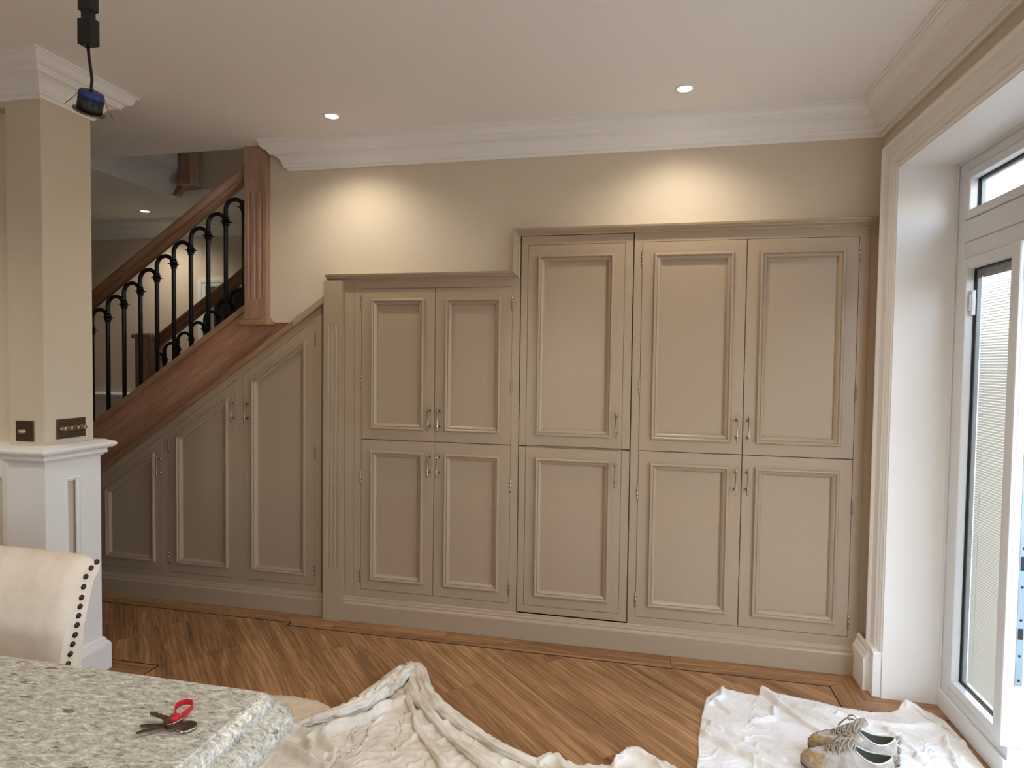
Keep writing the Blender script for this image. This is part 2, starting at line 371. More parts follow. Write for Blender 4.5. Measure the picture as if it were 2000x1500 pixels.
# ---- back wall (beige, over the cupboards)
wp = [(-2.188, CEIL), (-2.188, 1.718), (-2.03, 1.718), (-1.80, 1.876), (-1.80, 0.0), (1.4, 0.0), (1.4, CEIL)]
struct(MB().prism(wp, YW, 0.14, 'y').build('wall_back', 'wall'))['label'] = 'plain beige wall above the taupe cupboards'
# ---- right wall with the garden door opening
OY0, OY1, OZ = -0.212, -2.25, 2.388
rw = MB().box(XR, 1.42, OY0, YW, 0, CEIL).box(XR, 1.42, -3.0, OY1, 0, CEIL).box(XR, 1.42, -7.0, -5.6, 0, CEIL).box(XR, 1.42, -5.6, -3.0, OZ, CEIL).box(XR, 1.42, -5.6, -3.0, 0, 0.1).box(XR, 1.42, OY1, OY0, OZ, CEIL)
struct(rw.build('wall_right', 'wall'))['label'] = 'beige wall holding the garden door'
rv = MB().box(1.069, 1.306, OY0-0.006, OY0+0.001, 0, OZ).box(1.069, 1.306, OY1-0.001, OY1+0.006, 0, OZ).box(1.069, 1.306, OY1, OY0, OZ-0.006, OZ+0.001)
struct(rv.build('trim_1', 'white'))['label'] = 'deep white reveal lining around the garden door'
# architrave: path inside the opening edge, profile offset outwards
ap = [(0.0, 0.0), (0.0, 0.018), (0.008, 0.024), (0.016, 0.024), (0.022, 0.018), (0.028, 0.020), (0.040, 0.030), (0.048, 0.031), (0.054, 0.026), (0.060, 0.028), (0.068, 0.036), (0.140, 0.038), (0.143, 0.046), (0.150, 0.052), (0.162, 0.052), (0.165, 0.046), (0.165, 0.0)]
def arch():
    mb = MB(); path = [(OY0, 0.0), (OY0, OZ), (OY1, OZ), (OY1, 0.0)]
    mb.sweep(path, [(-o*0.71, h*0.92) for o, h in ap], place=lambda a, b, h: (XR-h, a, b)); return mb
struct(arch().build('trim_2', 'white'))['label'] = 'moulded white architrave around the garden door'
pb = MB().prism([(-0.085, 0.0), (-0.212, 0.0), (-0.212, 0.205), (-0.180, 0.212), (-0.085, 0.212)], 1.033, XR, 'x')
struct(pb.build('trim_3', 'white', bevel=0.003))['label'] = 'white plinth block at the foot of the architrave'
sk = [(0.0, 0.0), (0.030, 0.0), (0.030, 0.150), (0.022, 0.160), (0.018, 0.172), (0.012, 0.180), (0.010, 0.200), (0.0, 0.206)]
struct(MB().sweep([(0.025, XR), (-0.16, XR)], [(o+0.045, h) for o, h in sk], place=lambda a, b, h: (b, a, h)).build('baseboard_right', 'white'))['label'] = 'short moulded white skirting in the corner'

# ---- cornices
cp = [(0.0, 2.598), (0.012, 2.598), (0.015, 2.607), (0.022, 2.612), (0.029, 2.612), (0.031, 2.622)]
for i in range(0, 9):
    a = i/8*PI/2; cp.append((0.036+0.046*(1-math.cos(a)), 2.628+0.046*math.sin(a)))
cp += [(0.088, 2.676), (0.089, 2.684), (0.094, 2.686), (0.096, 2.694), (0.101, 2.696)]
for i in range(1, 6):
    a = i/5*PI/2; cp.append((0.101+0.024*math.sin(a), 2.696+0.030*(1-math.cos(a))))
cp += [(0.131, 2.727), (0.131, 2.736), (0.140, 2.737), (0.140, CEIL+0.002), (0.0, CEIL+0.002)]
def corn(pts, name, label, closed=False, ext=None):
    mb = MB(); mb.sweep(pts, cp, closed=closed, place=lambda a, b, h: (a, b, h)); 
    return mb
# back + right wall: offset to the left of travel; travel from camera side along right wall then to -X
mb = MB(); rings = []
for (o, h) in cp: pass
path_r = []
rings = [[(XR-o, -6.9, h) for o, h in cp], [(XR-o, YW-o, h) for o, h in cp], [(-2.055-o, YW-o, h) for o, h in cp]]
mb.loft(rings, True, (True, True), False)
struct(mb.build('trim_4', 'white'))['label'] = 'stepped white plaster cornice around the ceiling edge'

# ---- left pier (wall end) with dado
PX0, PX1, PY0, PY1 = -2.737, -2.551, -1.082, -0.838
pier = struct(MB().box(PX0, PX1, PY0, PY1, 0, CEIL).build('wall_pier', 'wall')); pier['label'] = 'beige wall end with white panelled dado'
wl = struct(MB().box(-6.2, PX0, -1.03, PY1-0.02, 0, CEIL).build('wall_left', 'wall')); wl['label'] = 'beige wall running left of the pier'
# wainscot of the pier
wx = MB(); T = 0.021
wx.box(PX0, PX1+T, PY0-0.018, PY0, 0, 1.05).box(PX1, PX1+T, PY0, -1.006, 0, 1.05).box(PX1, PX1+T, -0.930, PY1, 0, 1.05).box(PX1, PX1+T, -1.006, -0.930, 0.957, 1.05).box(PX1, PX1+T, -1.006, -0.930, 0, 0.26).box(PX0, PX1+T, PY1, PY1+0.018, 0, 1.05)
wx.build('dado_panel', 'white', pier)
wm = MB(); pts = [(-1.006, 0.26), (-0.930, 0.26), (-0.930, 0.957), (-1.006, 0.957)]
wm.sweep(pts, [(0.0, 0.0), (0.0, 0.010), (0.006, 0.012), (0.010, 0.006), (0.016, 0.006), (0.018, 0.0)], closed=True, place=lambda a, b, h: (PX1+T-0.008+h, a, b))
wm.build('panel_moulding', 'white', pier)
rail = [(0.0, 1.036), (0.010, 1.036), (0.014, 1.044), (0.024, 1.048), (0.026, 1.056), (0.020, 1.060), (0.026, 1.070), (0.042, 1.074), (0.050, 1.082), (0.052, 1.092), (0.046, 1.100), (0.030, 1.106), (0.016, 1.112), (-0.015, 1.112), (-0.015, 1.036)]
loop = [(PX1+T*0.8, PY1+0.015), (PX1+T*0.8, PY0-0.015), (-3.2, PY0-0.015)]
def wrap(prof, name, x_end=-2.737):
    mb = MB(); a = PX1+0.019; y0 = PY0-0.016; y1 = PY1+0.016
    rings = [[(x_end, y1+o, h) for o, h in prof], [(a+o, y1+o, h) for o, h in prof], [(a+o, y0-o, h) for o, h in prof], [(x_end, y0-o, h) for o, h in prof]]
    mb.loft(rings, True, (True, True), False); return mb.build(name, 'white', pier, bevel=0.003, angle=12, seg=2)
wrap(rail, 'chair_rail')
wrap([(-0.01, 0.0), (0.030, 0.0), (0.030, 0.118), (0.026, 0.132), (0.016, 0.140), (0.014, 0.152), (0.006, 0.160), (-0.01, 0.160)], 'skirting')
mb = MB(); rings = [[(-2.737, PY1+o, h) for o, h in cp], [(PX1+o, PY1+o, h) for o, h in cp], [(PX1+o, PY0-o, h) for o, h in cp], [(-6.1, PY0-o, h) for o, h in cp]]
mb.loft(rings, True, (True, True), False); mb.build('cornice', 'white', pier)
MB().box(-6.1, PX0, PY0, -1.03, 2.575, CEIL).build('lintel', 'wall', pier)
wlr = MB(); wlr.loft([[(-6.1, -1.03-o, h) for o, h in rail], [(PX0, -1.03-o, h) for o, h in rail]], True, (True, True), False); wlr.build('chair_rail', 'white', wl)
wq = MB().box(-6.1, PX0-0.02, -1.045, -1.03, 0, 0.20).box(-6.1, PX0-0.02, -1.045, -1.03, 0.95, 1.04)
for x in (-2.83, -3.5, -4.2, -5.0): wq.box(x, x+0.07, -1.045, -1.03, 0.2, 0.95)
wq.build('dado_panel', 'white', wl)

# ---- enclosing room (behind the camera) and hall
struct(MB().box(-6.3, -6.2, -7.1, 1.75, 0, CEIL).build('wall_far_left', 'wall'))['label'] = 'far left end wall'
rb = MB().box(-6.2, -2.2, -7.1, -7.0, 0, CEIL).box(-0.6, 1.42, -7.1, -7.0, 0, CEIL).box(-2.2, -0.6, -7.1, -7.0, 2.1, CEIL).box(-2.2, -0.6, -7.1, -7.0, 0, 1.05)
struct(rb.build('wall_rear', 'wall'))['label'] = 'wall behind the kitchen with an added window'
def window(name, label, pl, n):   # pl(u0,u1,z0,z1,depth0,depth1)->box
    pass
w2 = struct(MB().box(-2.2, -0.6, -7.07, -7.0, 1.05, 1.11).box(-2.2, -0.6, -7.07, -7.0, 2.04, 2.1).box(-2.2, -2.14, -7.07, -7.0, 1.11, 2.04).box(-0.66, -0.6, -7.07, -7.0, 1.11, 2.04).box(-1.43, -1.37, -7.07, -7.0, 1.11, 2.04).build('added_window_2', 'upvc'))
w2['label'] = 'added unseen white framed window letting daylight into the kitchen'  # out-of-view window added to bring daylight in from the rear
for x0, x1 in ((-2.14, -1.43), (-1.37, -0.66)): MB().box(x0, x1, -7.04, -7.03, 1.11, 2.04).build('pane', 'glass', w2)
w3m = MB().box(1.30, 1.37, -5.6, -3.0, 0.1, 0.17).box(1.30, 1.37, -5.6, -3.0, 2.32, 2.388)
w3y = (-5.6, -4.74, -3.87, -3.0)
for y in w3y: w3m.box(1.30, 1.37, y-0.035, y+0.035, 0.17, 2.32)
w3 = struct(w3m.build('added_window_3', 'upvc')); w3['label'] = 'added unseen wide window letting in daylight beside the kitchen'  # unseen glazing added for more daylight from the right
for a, b in zip(w3y[:-1], w3y[1:]): MB().box(1.33, 1.336, a+0.035, b-0.035, 0.17, 2.32).build('pane', 'glass', w3)
HY = 1.65
hw = MB().box(-6.2, -3.90, HY, 1.75, 0, CEIL).box(-2.95, 1.4, HY, 1.75, 0, CEIL).box(-3.90, -2.95, HY, 1.75, 2.145, CEIL)
hall = struct(hw.build('wall_hall', 'wall')); hall['label'] = 'beige far wall of the hall behind the stairs'
MB().loft([[(-6.1, HY-o, h) for o, h in cp], [(-1.0, HY-o, h) for o, h in cp]], True, (True, True), False).build('cornice', 'white', hall)
MB().loft([[(-6.1, HY-0.01-o, h+0.06) for o, h in rail], [(-3.99, HY-0.01-o, h+0.06) for o, h in rail]], True, (True, True), False).build('chair_rail', 'white', hall)
dp = MB().box(-6.1, -3.99, HY-0.008, HY, 0, 1.1)
dp.build('dado_panel', 'white', hall)
for x0, x1 in ((-6.0, -5.3), (-5.2, -4.75), (-4.66, -4.1)):
    MB().sweep([(x0, 0.25), (x1, 0.25), (x1, 0.98), (x0, 0.98)], [(0, 0), (0, 0.012), (0.01, 0.014), (0.022, 0.006), (0.026, 0)], closed=True, place=lambda a, b, h: (a, HY-0.008-h, b)).build('panel_moulding', 'white', hall)
ha = [(0.0, 0.0), (0.0, 0.014), (0.012, 0.018), (0.03, 0.018), (0.036, 0.024), (0.055, 0.026), (0.07, 0.026), (0.072, 0.0)]
MB().sweep([(-3.90, 0.0), (-3.90, 2.145), (-2.95, 2.145), (-2.95, 0.0)], [(o, h) for o, h in ha], place=lambda a, b, h: (a, HY-h, b)).build('architrave', 'white', hall)
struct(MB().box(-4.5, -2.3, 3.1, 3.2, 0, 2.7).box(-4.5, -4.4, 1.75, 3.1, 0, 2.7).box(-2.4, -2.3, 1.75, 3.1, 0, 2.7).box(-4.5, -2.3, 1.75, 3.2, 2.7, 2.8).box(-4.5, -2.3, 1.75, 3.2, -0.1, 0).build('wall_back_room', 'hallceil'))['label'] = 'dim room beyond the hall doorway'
d2 = struct(MB().box(-3.62, -2.86, 3.06, 3.095, 0, 1.98).build('door_2', 'white')); d2['label'] = 'white door in the dim room beyond the hall'
MB().sweep([(-3.62, 0.0), (-3.62, 1.98), (-2.86, 1.98), (-2.86, 0.0)], ha, place=lambda a, b, h: (a, 3.098-h*1.8, b)).build('door_frame', 'white', d2)

# ---- garden door: frame, side lights, transom, blinds
FX0, FX1 = 1.305, 1.378
g1 = struct(MB().box(FX0, FX1, -0.297, OY0, 0, OZ).box(FX0, FX1, OY1, -2.16, 0, OZ).box(FX0, FX1, -2.16, -0.297, 2.328, OZ)
   .box(FX0, FX1, -2.16, -0.297, 1.962, 2.03).box(FX0-0.006, FX1, -2.16, -0.297, 2.03, 2.12).box(FX0, FX1, -0.747, -0.297, 0, 0.127).box(FX0, FX1, -2.16, -1.71, 0, 0.127).box(FX0, FX1, -1.71, -0.747, 0, 0.03).build('door_1', 'upvc', bevel=0.004))
g1['label'] = 'white glazed garden door frame with transom light'
MB().box(FX0-0.014, FX0, -0.75, OY0, 0.0, 0.082).build('sill', 'upvc', g1, bevel=0.004)
MB().box(FX0-0.010, FX0, OY0-0.018, OY0, 0.0, OZ).box(FX0-0.010, FX0, -2.2, OY0, OZ-0.018, OZ).build('cover_strip', 'upvc', g1, bevel=0.003)
def sash(y0, y1, z0, z1, wl_, wr, wt, wb, x0=1.295, x1=1.362):
    mb = MB()  # y0 > y1
    mb.prism([(y0, z0), (y0, z1), (y0-wl_, z1), (y0-wl_, z0)], x0, x1, 'x').prism([(y1+wr, z0), (y1+wr, z1), (y1, z1), (y1, z0)], x0, x1, 'x')
    mb.box(x0, x1, y1+wr, y0-wl_, z1-wt, z1).box(x0, x1, y1+wr, y0-wl_, z0, z0+wb)
    o = mb.build('sash', 'upvc', g1, bevel=0.005)
    gy0, gy1, gz0, gz1 = y0-wl_, y1+wr, z0+wb, z1-wt
    gk = MB().sweep([(gy1, gz0), (gy0, gz0), (gy0, gz1), (gy1, gz1)], [(0, 0), (0, 0.006), (0.005, 0.006), (0.005, 0)], closed=True, place=lambda a, b, h: (1.326+h, a, b))
    gk.build('gasket', 'gasket', o)
    MB().sweep([(gy1, gz0), (gy0, gz0), (gy0, gz1), (gy1, gz1)], [(0, 0), (0, 0.014), (0.014, 0.014), (0.014, 0)], closed=True, place=lambda a, b, h: (1.334+h, a, b)).build('spacer', 'spacer', o)
    MB().box(1.331, 1.334, gy1-0.005, gy0+0.005, gz0-0.005, gz1+0.005).build('pane', 'glass', o)
    return o, (gy0, gy1, gz0, gz1)
sash(-0.303, -2.154, 2.124, 2.324, 0.036, 0.036, 0.036, 0.036)
def blinds(o, g, top_open=True):
    gy0, gy1, gz0, gz1 = g; mb = MB(); z = gz0+0.02; i = 0
    while z < gz1-0.035:
        t = (z-gz0)/(gz1-gz0); ang = math.radians(68 if t < 0.74 else 68-45*(t-0.74)/0.26)
        dx, dz = math.cos(ang)*0.0075, math.sin(ang)*0.0075
        x = 1.352
        mb.add([(x-dx, gy0-0.016, z-dz), (x+dx, gy0-0.016, z+dz), (x+dx, gy1+0.016, z+dz), (x-dx, gy1+0.016, z-dz), (x-0.001, gy0-0.016, z+0.0012), (x-0.001, gy1+0.016, z+0.0012)], [(0, 4, 5, 3), (4, 1, 2, 5)])
        z += 0.0112
    mb.build('blind_slats', 'slat', o, kind='stuff')
    MB().box(1.345, 1.358, gy1+0.012, gy0-0.012, gz1-0.035, gz1-0.012).build('blind_headrail', 'spacer', o)
    lb = MB()
    for yy in (gy0-0.07, gy1+0.07): lb.tube([(1.343, yy, gz0+0.02), (1.343, yy, gz1-0.03)], 0.0006, 5)
    lb.build('ladder_cord', 'slat', o)
o, g = sash(-0.299, -0.747, 0.129, 1.960, 0.036, 0.075, 0.044, 0.038); blinds(o, g)
MB().box(1.281, 1.296, -0.747, -0.690, 0.131, 1.958).build('meeting_stile', 'upvc', g1, bevel=0.006)
MB().box(1.312, 1.328, -0.352, -0.334, 1.722, 1.826).box(1.306, 1.314, -0.348, -0.338, 1.74, 1.81).build('blind_slider', 'upvc', o, bevel=0.003)
pl = MB().box(1.318, 1.342, -0.7485, -0.7468, 0.36, 1.25).build('lock_plate', 'plate', o, bevel=0.0006)
sc_ = MB()
for z in (0.38, 0.47, 0.60, 0.72, 0.86, 1.0, 1.12): sc_.lathe([(0.0, -0.7496), (0.0045, -0.7496), (0.005, -0.7484)], (1.330, 0, z), 10, 'y')
sc_.box(1.322, 1.338, -0.7492, -0.7484, 0.53, 0.57).box(1.322, 1.338, -0.7492, -0.7484, 0.78, 0.83)
sc_.build('lock_screws', 'gasket', pl)
o, g = sash(-1.71, -2.158, 0.129, 1.960, 0.075, 0.036, 0.044, 0.038); blinds(o, g)
# open leaf outside, swung out
lf = MB()
lf.box(1.39, 1.46, -1.76, -1.70, 0.04, 1.955).box(2.23, 2.31, -1.76, -1.70, 0.04, 1.955).box(1.46, 2.23, -1.76, -1.70, 0.04, 0.13).box(1.46, 2.23, -1.76, -1.70, 1.87, 1.955)
d3 = struct(lf.build('door_3', 'upvc', bevel=0.004)); d3['label'] = 'open white glazed door leaf swung out to the patio'
MB().box(1.46, 2.23, -1.735, -1.725, 0.13, 1.87).build('pane', 'glass', d3)

# ---- outside: patio, fence, hedge
pt = struct(MB().box(1.42, 12, -9, 8, -0.16, -0.07).build('floor_patio', 'subfloor')); pt['label'] = 'grey paved patio outside the garden door'
for i in range(6):
    for j in range(10):
        MB().box(1.43+i*0.605, 2.03+i*0.605, -4.0+j*0.605, -3.4+j*0.605, -0.07, -0.05).build('paving_slab', 'patio', pt)
MB().box(5.1, 12, -9, 8, -0.07, -0.055).build('lawn', 'leaf', pt)
fe = thing('garden_fence', 'brown board fence at the end of the garden', 'fence', (9, 0, 0))
for i in range(40): MB().box(9.0, 9.03, -6+i*0.3, -5.715+i*0.3, -0.07, 1.7).build('board', 'fence', fe)

# =================================================================== CABINETS
MOULD = [(0.0, 0.0), (0.0005, 0.009), (0.004, 0.013), (0.010, 0.0135), (0.014, 0.0105), (0.016, 0.0065), (0.019, 0.0065), (0.020, 0.009), (0.027, 0.0055), (0.032, 0.0015), (0.035, -0.004), (0.035, -0.010), (0.0, -0.010)]
MOULD = [(a, b*1.25 if b > 0 else b) for a, b in MOULD]
def xz(Y):   # sweep placement in the XZ plane, h towards the camera
    return lambda a, b, h: (a, Y-h, b)
def handle(mbx, zc, Y, L=0.138):
    mb = MB(); n = 10; h = L/2; yb = Y-0.034
    prof = [(0.0, -h), (0.0035, -h+0.001), (0.0048, -h+0.006), (0.0038, -h+0.010), (0.0026, -h+0.012), (0.0046, -h+0.015), (0.0046, -h+0.018), (0.0036, -h+0.021), (0.0036, h-0.021), (0.0046, h-0.018), (0.0046, h-0.015), (0.0026, h-0.012), (0.0038, h-0.010), (0.0048, h-0.006), (0.0035, h-0.001), (0.0, h)]
    mb.lathe(prof, (mbx, yb, zc), n, 'z')
    for s_ in (-1, 1):
        z = zc+s_*(h-0.026)
        mb.lathe([(0.0, yb-Y-0.005), (0.0045, yb-Y-0.004), (0.0045, yb-Y+0.004), (0.0034, yb-Y+0.010), (0.0034, -0.008), (0.0075, -0.005), (0.0085, -0.001), (0.0085, 0.0)], (mbx, Y, z), n, 'y')
    return mb
def hinge(x, zc, Y, L=0.082):
    h = L/2; mb = MB()
    mb.lathe([(0.0, -h), (0.0028, -h+0.002), (0.0032, -h+0.005), (0.002, -h+0.008), (0.0042, -h+0.010), (0.0042, -0.013), (0.0036, -0.0125), (0.0042, -0.012), (0.0042, 0.012), (0.0036, 0.0125), (0.0042, 0.013), (0.0042, h-0.010), (0.002, h-0.008), (0.0032, h-0.005), (0.0028, h-0.002), (0.0, h)], (x, Y-0.003, zc), 8, 'z')
    return mb
def door(parent, poly, Y, hx=None, hz=None, hinges=(), hinge_x=None, label=None, margin=0.061, groove=None):
    """poly counter-clockwise in XZ; stiles and rails + moulding + recessed panel"""
    g = 0.0016; P = inset(poly, g); I = inset(poly, margin+0.03); n = len(P)
    mb = MB(); v = []; f = []
    for ring, y in ((P, Y+0.02), (P, Y+0.0015), (inset(P, 0.0015), Y), (I, Y), (I, Y+0.012)): v += [(a, y, b) for a, b in ring]
    for r in range(4):
        for i in range(n): f.append((r*n+i, r*n+(i+1) % n, (r+1)*n+(i+1) % n, (r+1)*n+i))
    mb.add(v, f)
    d = mb.build('door', 'taupe', parent, label=label)
    MB().add([(a, Y+0.0095, b) for a, b in inset(poly, margin+0.02)], [tuple(range(n))]).build('panel', 'taupe', d)
    m = MB().sweep(inset(poly, margin), MOULD, closed=True, place=xz(Y)); m.build('moulding', 'taupe', d)
    if hx is not None: handle(hx, hz, Y).build('handle', 'nickel', d, label='polished nickel bar handle')
    for z in hinges: hinge(hinge_x, z, Y).build('hinge', 'nickel', d)
    return d
def rect(x0, x1, z0, z1): return [(x0, z0), (x1, z0), (x1, z1), (x0, z1)]
def frame(parent, boxes, Y, name='face_frame', th=0.02):
    mb = MB()
    for x0, x1, z0, z1 in boxes: mb.box(x0, x1, Y, Y+th, z0, z1)
    return mb.build(name, 'taupe', parent)
ZM = 1.052
# --- double cupboard (four doors)
A = thing('double_cupboard', 'taupe four-door cupboard of mid height beside the fluted pilaster', 'cupboard', (-1.15, 0, 0))
frame(A, [(-1.632, -1.589, 0.0, 1.96), (-0.712, -0.671, 0.0, 1.96), (-1.589, -0.712, 1.909, 1.96), (-1.589, -0.712, 0.0, 0.183)], 0.0)
frame(A, [(-1.690, -1.6335, 0.0, 1.96)], 0.0, 'side_panel')
MB().box(-1.625, -0.675, 0.021, 0.027, 0.05, 1.95).build('gap_shade_sheet', 'dark', A)  # dark sheet behind the doors, stands in for shade in the gaps
HU, HLo = 1.183, 0.926
door(A, rect(-1.589, -1.150, ZM, 1.909), 0.0, -1.175, HU, (1.826, 1.384), -1.589)
door(A, rect(-1.150, -0.712, ZM, 1.909), 0.0, -1.121, HU, (1.820, 1.378), -0.712)
door(A, rect(-1.589, -1.150, 0.183, ZM), 0.0, -1.175, HLo, (0.829, 0.262), -1.589)
door(A, rect(-1.150, -0.712, 0.183, ZM), 0.0, -1.121, HLo, (0.829, 0.264), -0.712)
# --- concealed single-width tall cupboard
B = thing('jib_cupboard', 'tall narrow taupe cupboard with one handle on each stacked leaf', 'cupboard', (-0.37, 0, 0))
MB().box(-0.668, -0.077, 0.024, 0.028, 0.1, 2.17).build('gap_shade_sheet', 'dark', B)  # dark sheet painting shade into the gap round the leaves
for z0, z1, hz in ((ZM, 2.176, HU), (0.142, ZM, HLo)):
    # outer leaf frame with a fine groove round the inner door
    o_ = inset(rect(-0.669, -0.076, z0, z1), 0.003); zi0 = z0+0.001 if z0 > 1 else 0.183; zi1 = 2.128 if z1 > 2 else z1-0.001
    i_ = rect(-0.631, -0.119, zi0, zi1)
    mb = MB(); v = [(a, 0.02, b) for a, b in o_]+[(a, 0.0, b) for a, b in o_]+[(a, 0.0, b) for a, b in i_]+[(a, 0.006, b) for a, b in i_]
    mb.add(v, [(r*4+i, r*4+(i+1) % 4, (r+1)*4+(i+1) % 4, (r+1)*4+i) for r in range(3) for i in range(4)])
    leaf = mb.build('leaf_frame', 'taupe', B)
    dd = rect(-0.631, -0.119, zi0 if z0 < 1 else z0+0.0035, zi1 if z1 > 2 else z1-0.0035)
    door(B, dd, 0.0, -0.149, hz, margin=0.056)
# --- tall double cupboard (four doors)
Cc = thing('tall_double_cupboard', 'tall taupe four-door cupboard next to the garden door', 'cupboard', (0.48, 0, 0))
frame(Cc, [(-0.073, -0.034, 0.0, 2.18), (0.988, 1.030, 0.0, 2.18), (-0.034, 0.988, 2.129, 2.18), (-0.034, 0.988, 0.0, 0.178)], 0.0)
frame(Cc, [(1.0315, 1.084, 0.0, 2.18)], 0.004, 'filler_panel')
MB().box(-0.07, 1.03, 0.021, 0.027, 0.05, 2.17).build('gap_shade_sheet', 'dark', Cc)  # dark sheet, shade for the gaps between these four doors
door(Cc, rect(-0.034, 0.477, ZM, 2.129), 0.0, 0.447, HU, (2.040, 1.382), -0.034)
door(Cc, rect(0.477, 0.988, ZM, 2.129), 0.0, 0.502, HU, (2.044, 1.376), 0.988)
door(Cc, rect(-0.034, 0.477, 0.178, ZM), 0.0, 0.447, HLo-0.004, (0.827, 0.267), -0.034)
door(Cc, rect(0.477, 0.988, 0.178, ZM), 0.0, 0.502, HLo-0.004, (0.820, 0.253), 0.988)
frame(B, [(-0.671, -0.074, 2.178, 2.185)], 0.0, 'top_rail')
# --- stepped top moulding of the cupboards
led = [(0.0, 0.0), (0.0, 0.006), (0.006, 0.010), (0.010, 0.018), (0.014, 0.026), (0.022, 0.030), (0.024, 0.037), (0.034, 0.040), (0.036, 0.036), (0.036, -0.03), (0.0, -0.03)]
lm = MB().sweep([(1.084, 2.176), (-0.672, 2.176), (-0.672, 1.952), (-1.797, 1.952)], [(-o_, h) for o_, h in led], place=lambda a, b, h: (a, -h, b))
lm.build('cupboard_cornice', 'taupe')
tag(bpy.data.objects['cupboard_cornice'], 'taupe moulding stepping along the tops of the cupboards', 'moulding')
# --- fluted pilaster
def fluted(mb, x0, x1, yf, yb, z0, z1, fz0, fz1, fl_x, r):
    mb.box(x0, x1, yf, yb, z0, fz0).box(x0, x1, yf, yb, fz1, z1)
    sec = [(x0, yb), (x0, yf)]
    for cx in fl_x:
        for i in range(9):
            a = PI*i/8; sec.append((cx-r*math.cos(a), yf+r*0.85*math.sin(a)))
    sec += [(x1, yf), (x1, yb)]
    mb.prism(sec, fz0, fz1, 'z'); return mb
P_ = thing('fluted_pilaster', 'taupe pilaster with three vertical flutes beside the sloping doors', 'pilaster', (-1.75, 0, 0))
fluted(MB(), -1.808, -1.692, -0.032, 0.022, 0, 1.952, 0.303, 1.707, (-1.773, -1.7487, -1.7243), 0.0072).build('shaft', 'taupe', P_)
# --- skirting of the tall cupboards
skp = [(0.0, 0.0), (0.024, 0.0), (0.024, 0.098), (0.020, 0.106), (0.014, 0.110), (0.014, 0.118), (0.008, 0.124), (0.006, 0.134), (0.0, 0.138)]
struct(MB().loft([[(-1.6915, -o_, h) for o_, h in skp], [(1.055, -o_, h) for o_, h in skp]], True, (True, True), False).build('baseboard_back', 'taupe'))['label'] = 'taupe skirting along the foot of the tall cupboards'
struct(MB().loft([[(-3.9, 0.02-o_, h*0.95) for o_, h in skp], [(-1.8085, 0.02-o_, h*0.95) for o_, h in skp]], True, (True, True), False).build('baseboard_stairs', 'taupe'))['label'] = 'taupe skirting under the sloping stair doors'
# --- under-stair cupboard with three sloping doors
YU = 0.022
zb = lambda x: 0.75+0.686*(x+3.447)
U = thing('understair_cupboard', 'taupe cupboard under the stairs with three sloping-topped doors', 'cupboard', (-2.7, 0, 0))
xd = [(-3.410, -2.927), (-2.886, -2.407), (-2.363, -1.889)]
mb = MB()
for a, b in ((-3.9, -3.410), (-2.927, -2.886), (-2.407, -2.363), (-1.889, -1.850)):
    mb.prism([(a, 0.168), (b, 0.168), (b, zb(b)-0.036), (a, zb(a)-0.036)], YU, YU+0.02, 'y')
mb.box(-3.9, -1.850, YU, YU+0.02, 0, 0.168)
for a, b in xd: mb.prism([(a, zb(a)-0.085), (b, zb(b)-0.085), (b, zb(b)-0.036), (a, zb(a)-0.036)], YU, YU+0.02, 'y')
mb.build('face_frame', 'taupe', U)
MB().prism([(-1.848, 0.0), (-1.811, 0.0), (-1.811, zb(-1.811)-0.03), (-1.848, zb(-1.848)-0.03)], YU+0.006, YU+0.02, 'y').build('filler_strip', 'taupe', U)
MB().prism([(-3.9, 0.05), (-1.85, 0.05), (-1.85, zb(-1.85)-0.06), (-3.9, zb(-3.9)-0.06)], YU+0.021, YU+0.026, 'y').build('gap_shade_sheet', 'dark', U)  # dark sloped sheet, painted shade behind the stair door gaps
for i, (a, b) in enumerate(xd):
    poly = [(a, 0.168), (b, 0.168), (b, zb(b)-0.085), (a, zb(a)-0.085)]
    hz, hx = ((0.83, -2.945), (1.19, -2.425), (1.19, -2.335))[i]
    hg = (((0.60, 0.27), -3.410), ((0.955, 0.26), -2.886), ((1.62, 0.955, 0.262), -1.889))[i]
    door(U, poly, YU, hx, hz, hg[0], hg[1], margin=0.058)

# =================================================================== STAIRCASE
ST = thing('staircase', 'oak staircase with black iron balusters rising behind the cupboards', 'staircase', (-3.0, 0.5, 0))
zt = lambda x: 1.812+0.675*(x+2.367)
sp = clip([(-4.05, zt(-4.05)), (-2.02, zt(-2.02)), (-2.02, zb(-2.02)), (-4.05, zb(-4.05))], 0, 1, 1.724)
sp = [(-4.05, zt(-4.05)), (-2.335, zt(-2.335)), (-2.335, 1.716), (-2.03, 1.716), (-4.05, zb(-4.05)-0.02)]
MB().prism(sp, 0.048, 0.085, 'y').build('string_board', 'oak', ST)
cpz = 0.04
MB().prism([(-4.05, zt(-4.05)-0.028), (-2.332, zt(-2.332)-0.028), (-2.332, zt(-2.332)+0.012), (-4.05, zt(-4.05)+0.012)], 0.028, 0.105, 'y').build('string_capping', 'oak_rail', ST, bevel=0.004)
MB().prism([(-4.0, zb(-4.0)-0.035), (-2.03, zb(-2.03)-0.035), (-2.03, zb(-2.03)+0.008), (-4.0, zb(-4.0)+0.008)], 0.004, 0.05, 'y').build('string_moulding', 'oak_rail', ST, bevel=0.005)
MB().prism([(-2.029, zb(-2.029)-0.035), (-1.809, zb(-1.809)-0.035), (-1.809, zb(-1.809)+0.010), (-2.029, zb(-2.029)+0.010)], 0.000, 0.05, 'y').build('slope_moulding', 'taupe', ST, bevel=0.005)
MB().prism([(-4.05, zt(-4.05)), (-2.0, zt(-2.0)), (-2.0, zt(-2.0)-0.3), (-4.05, zt(-4.05)-0.3)], 0.985, 1.02, 'y').build('string_board', 'oak', ST)
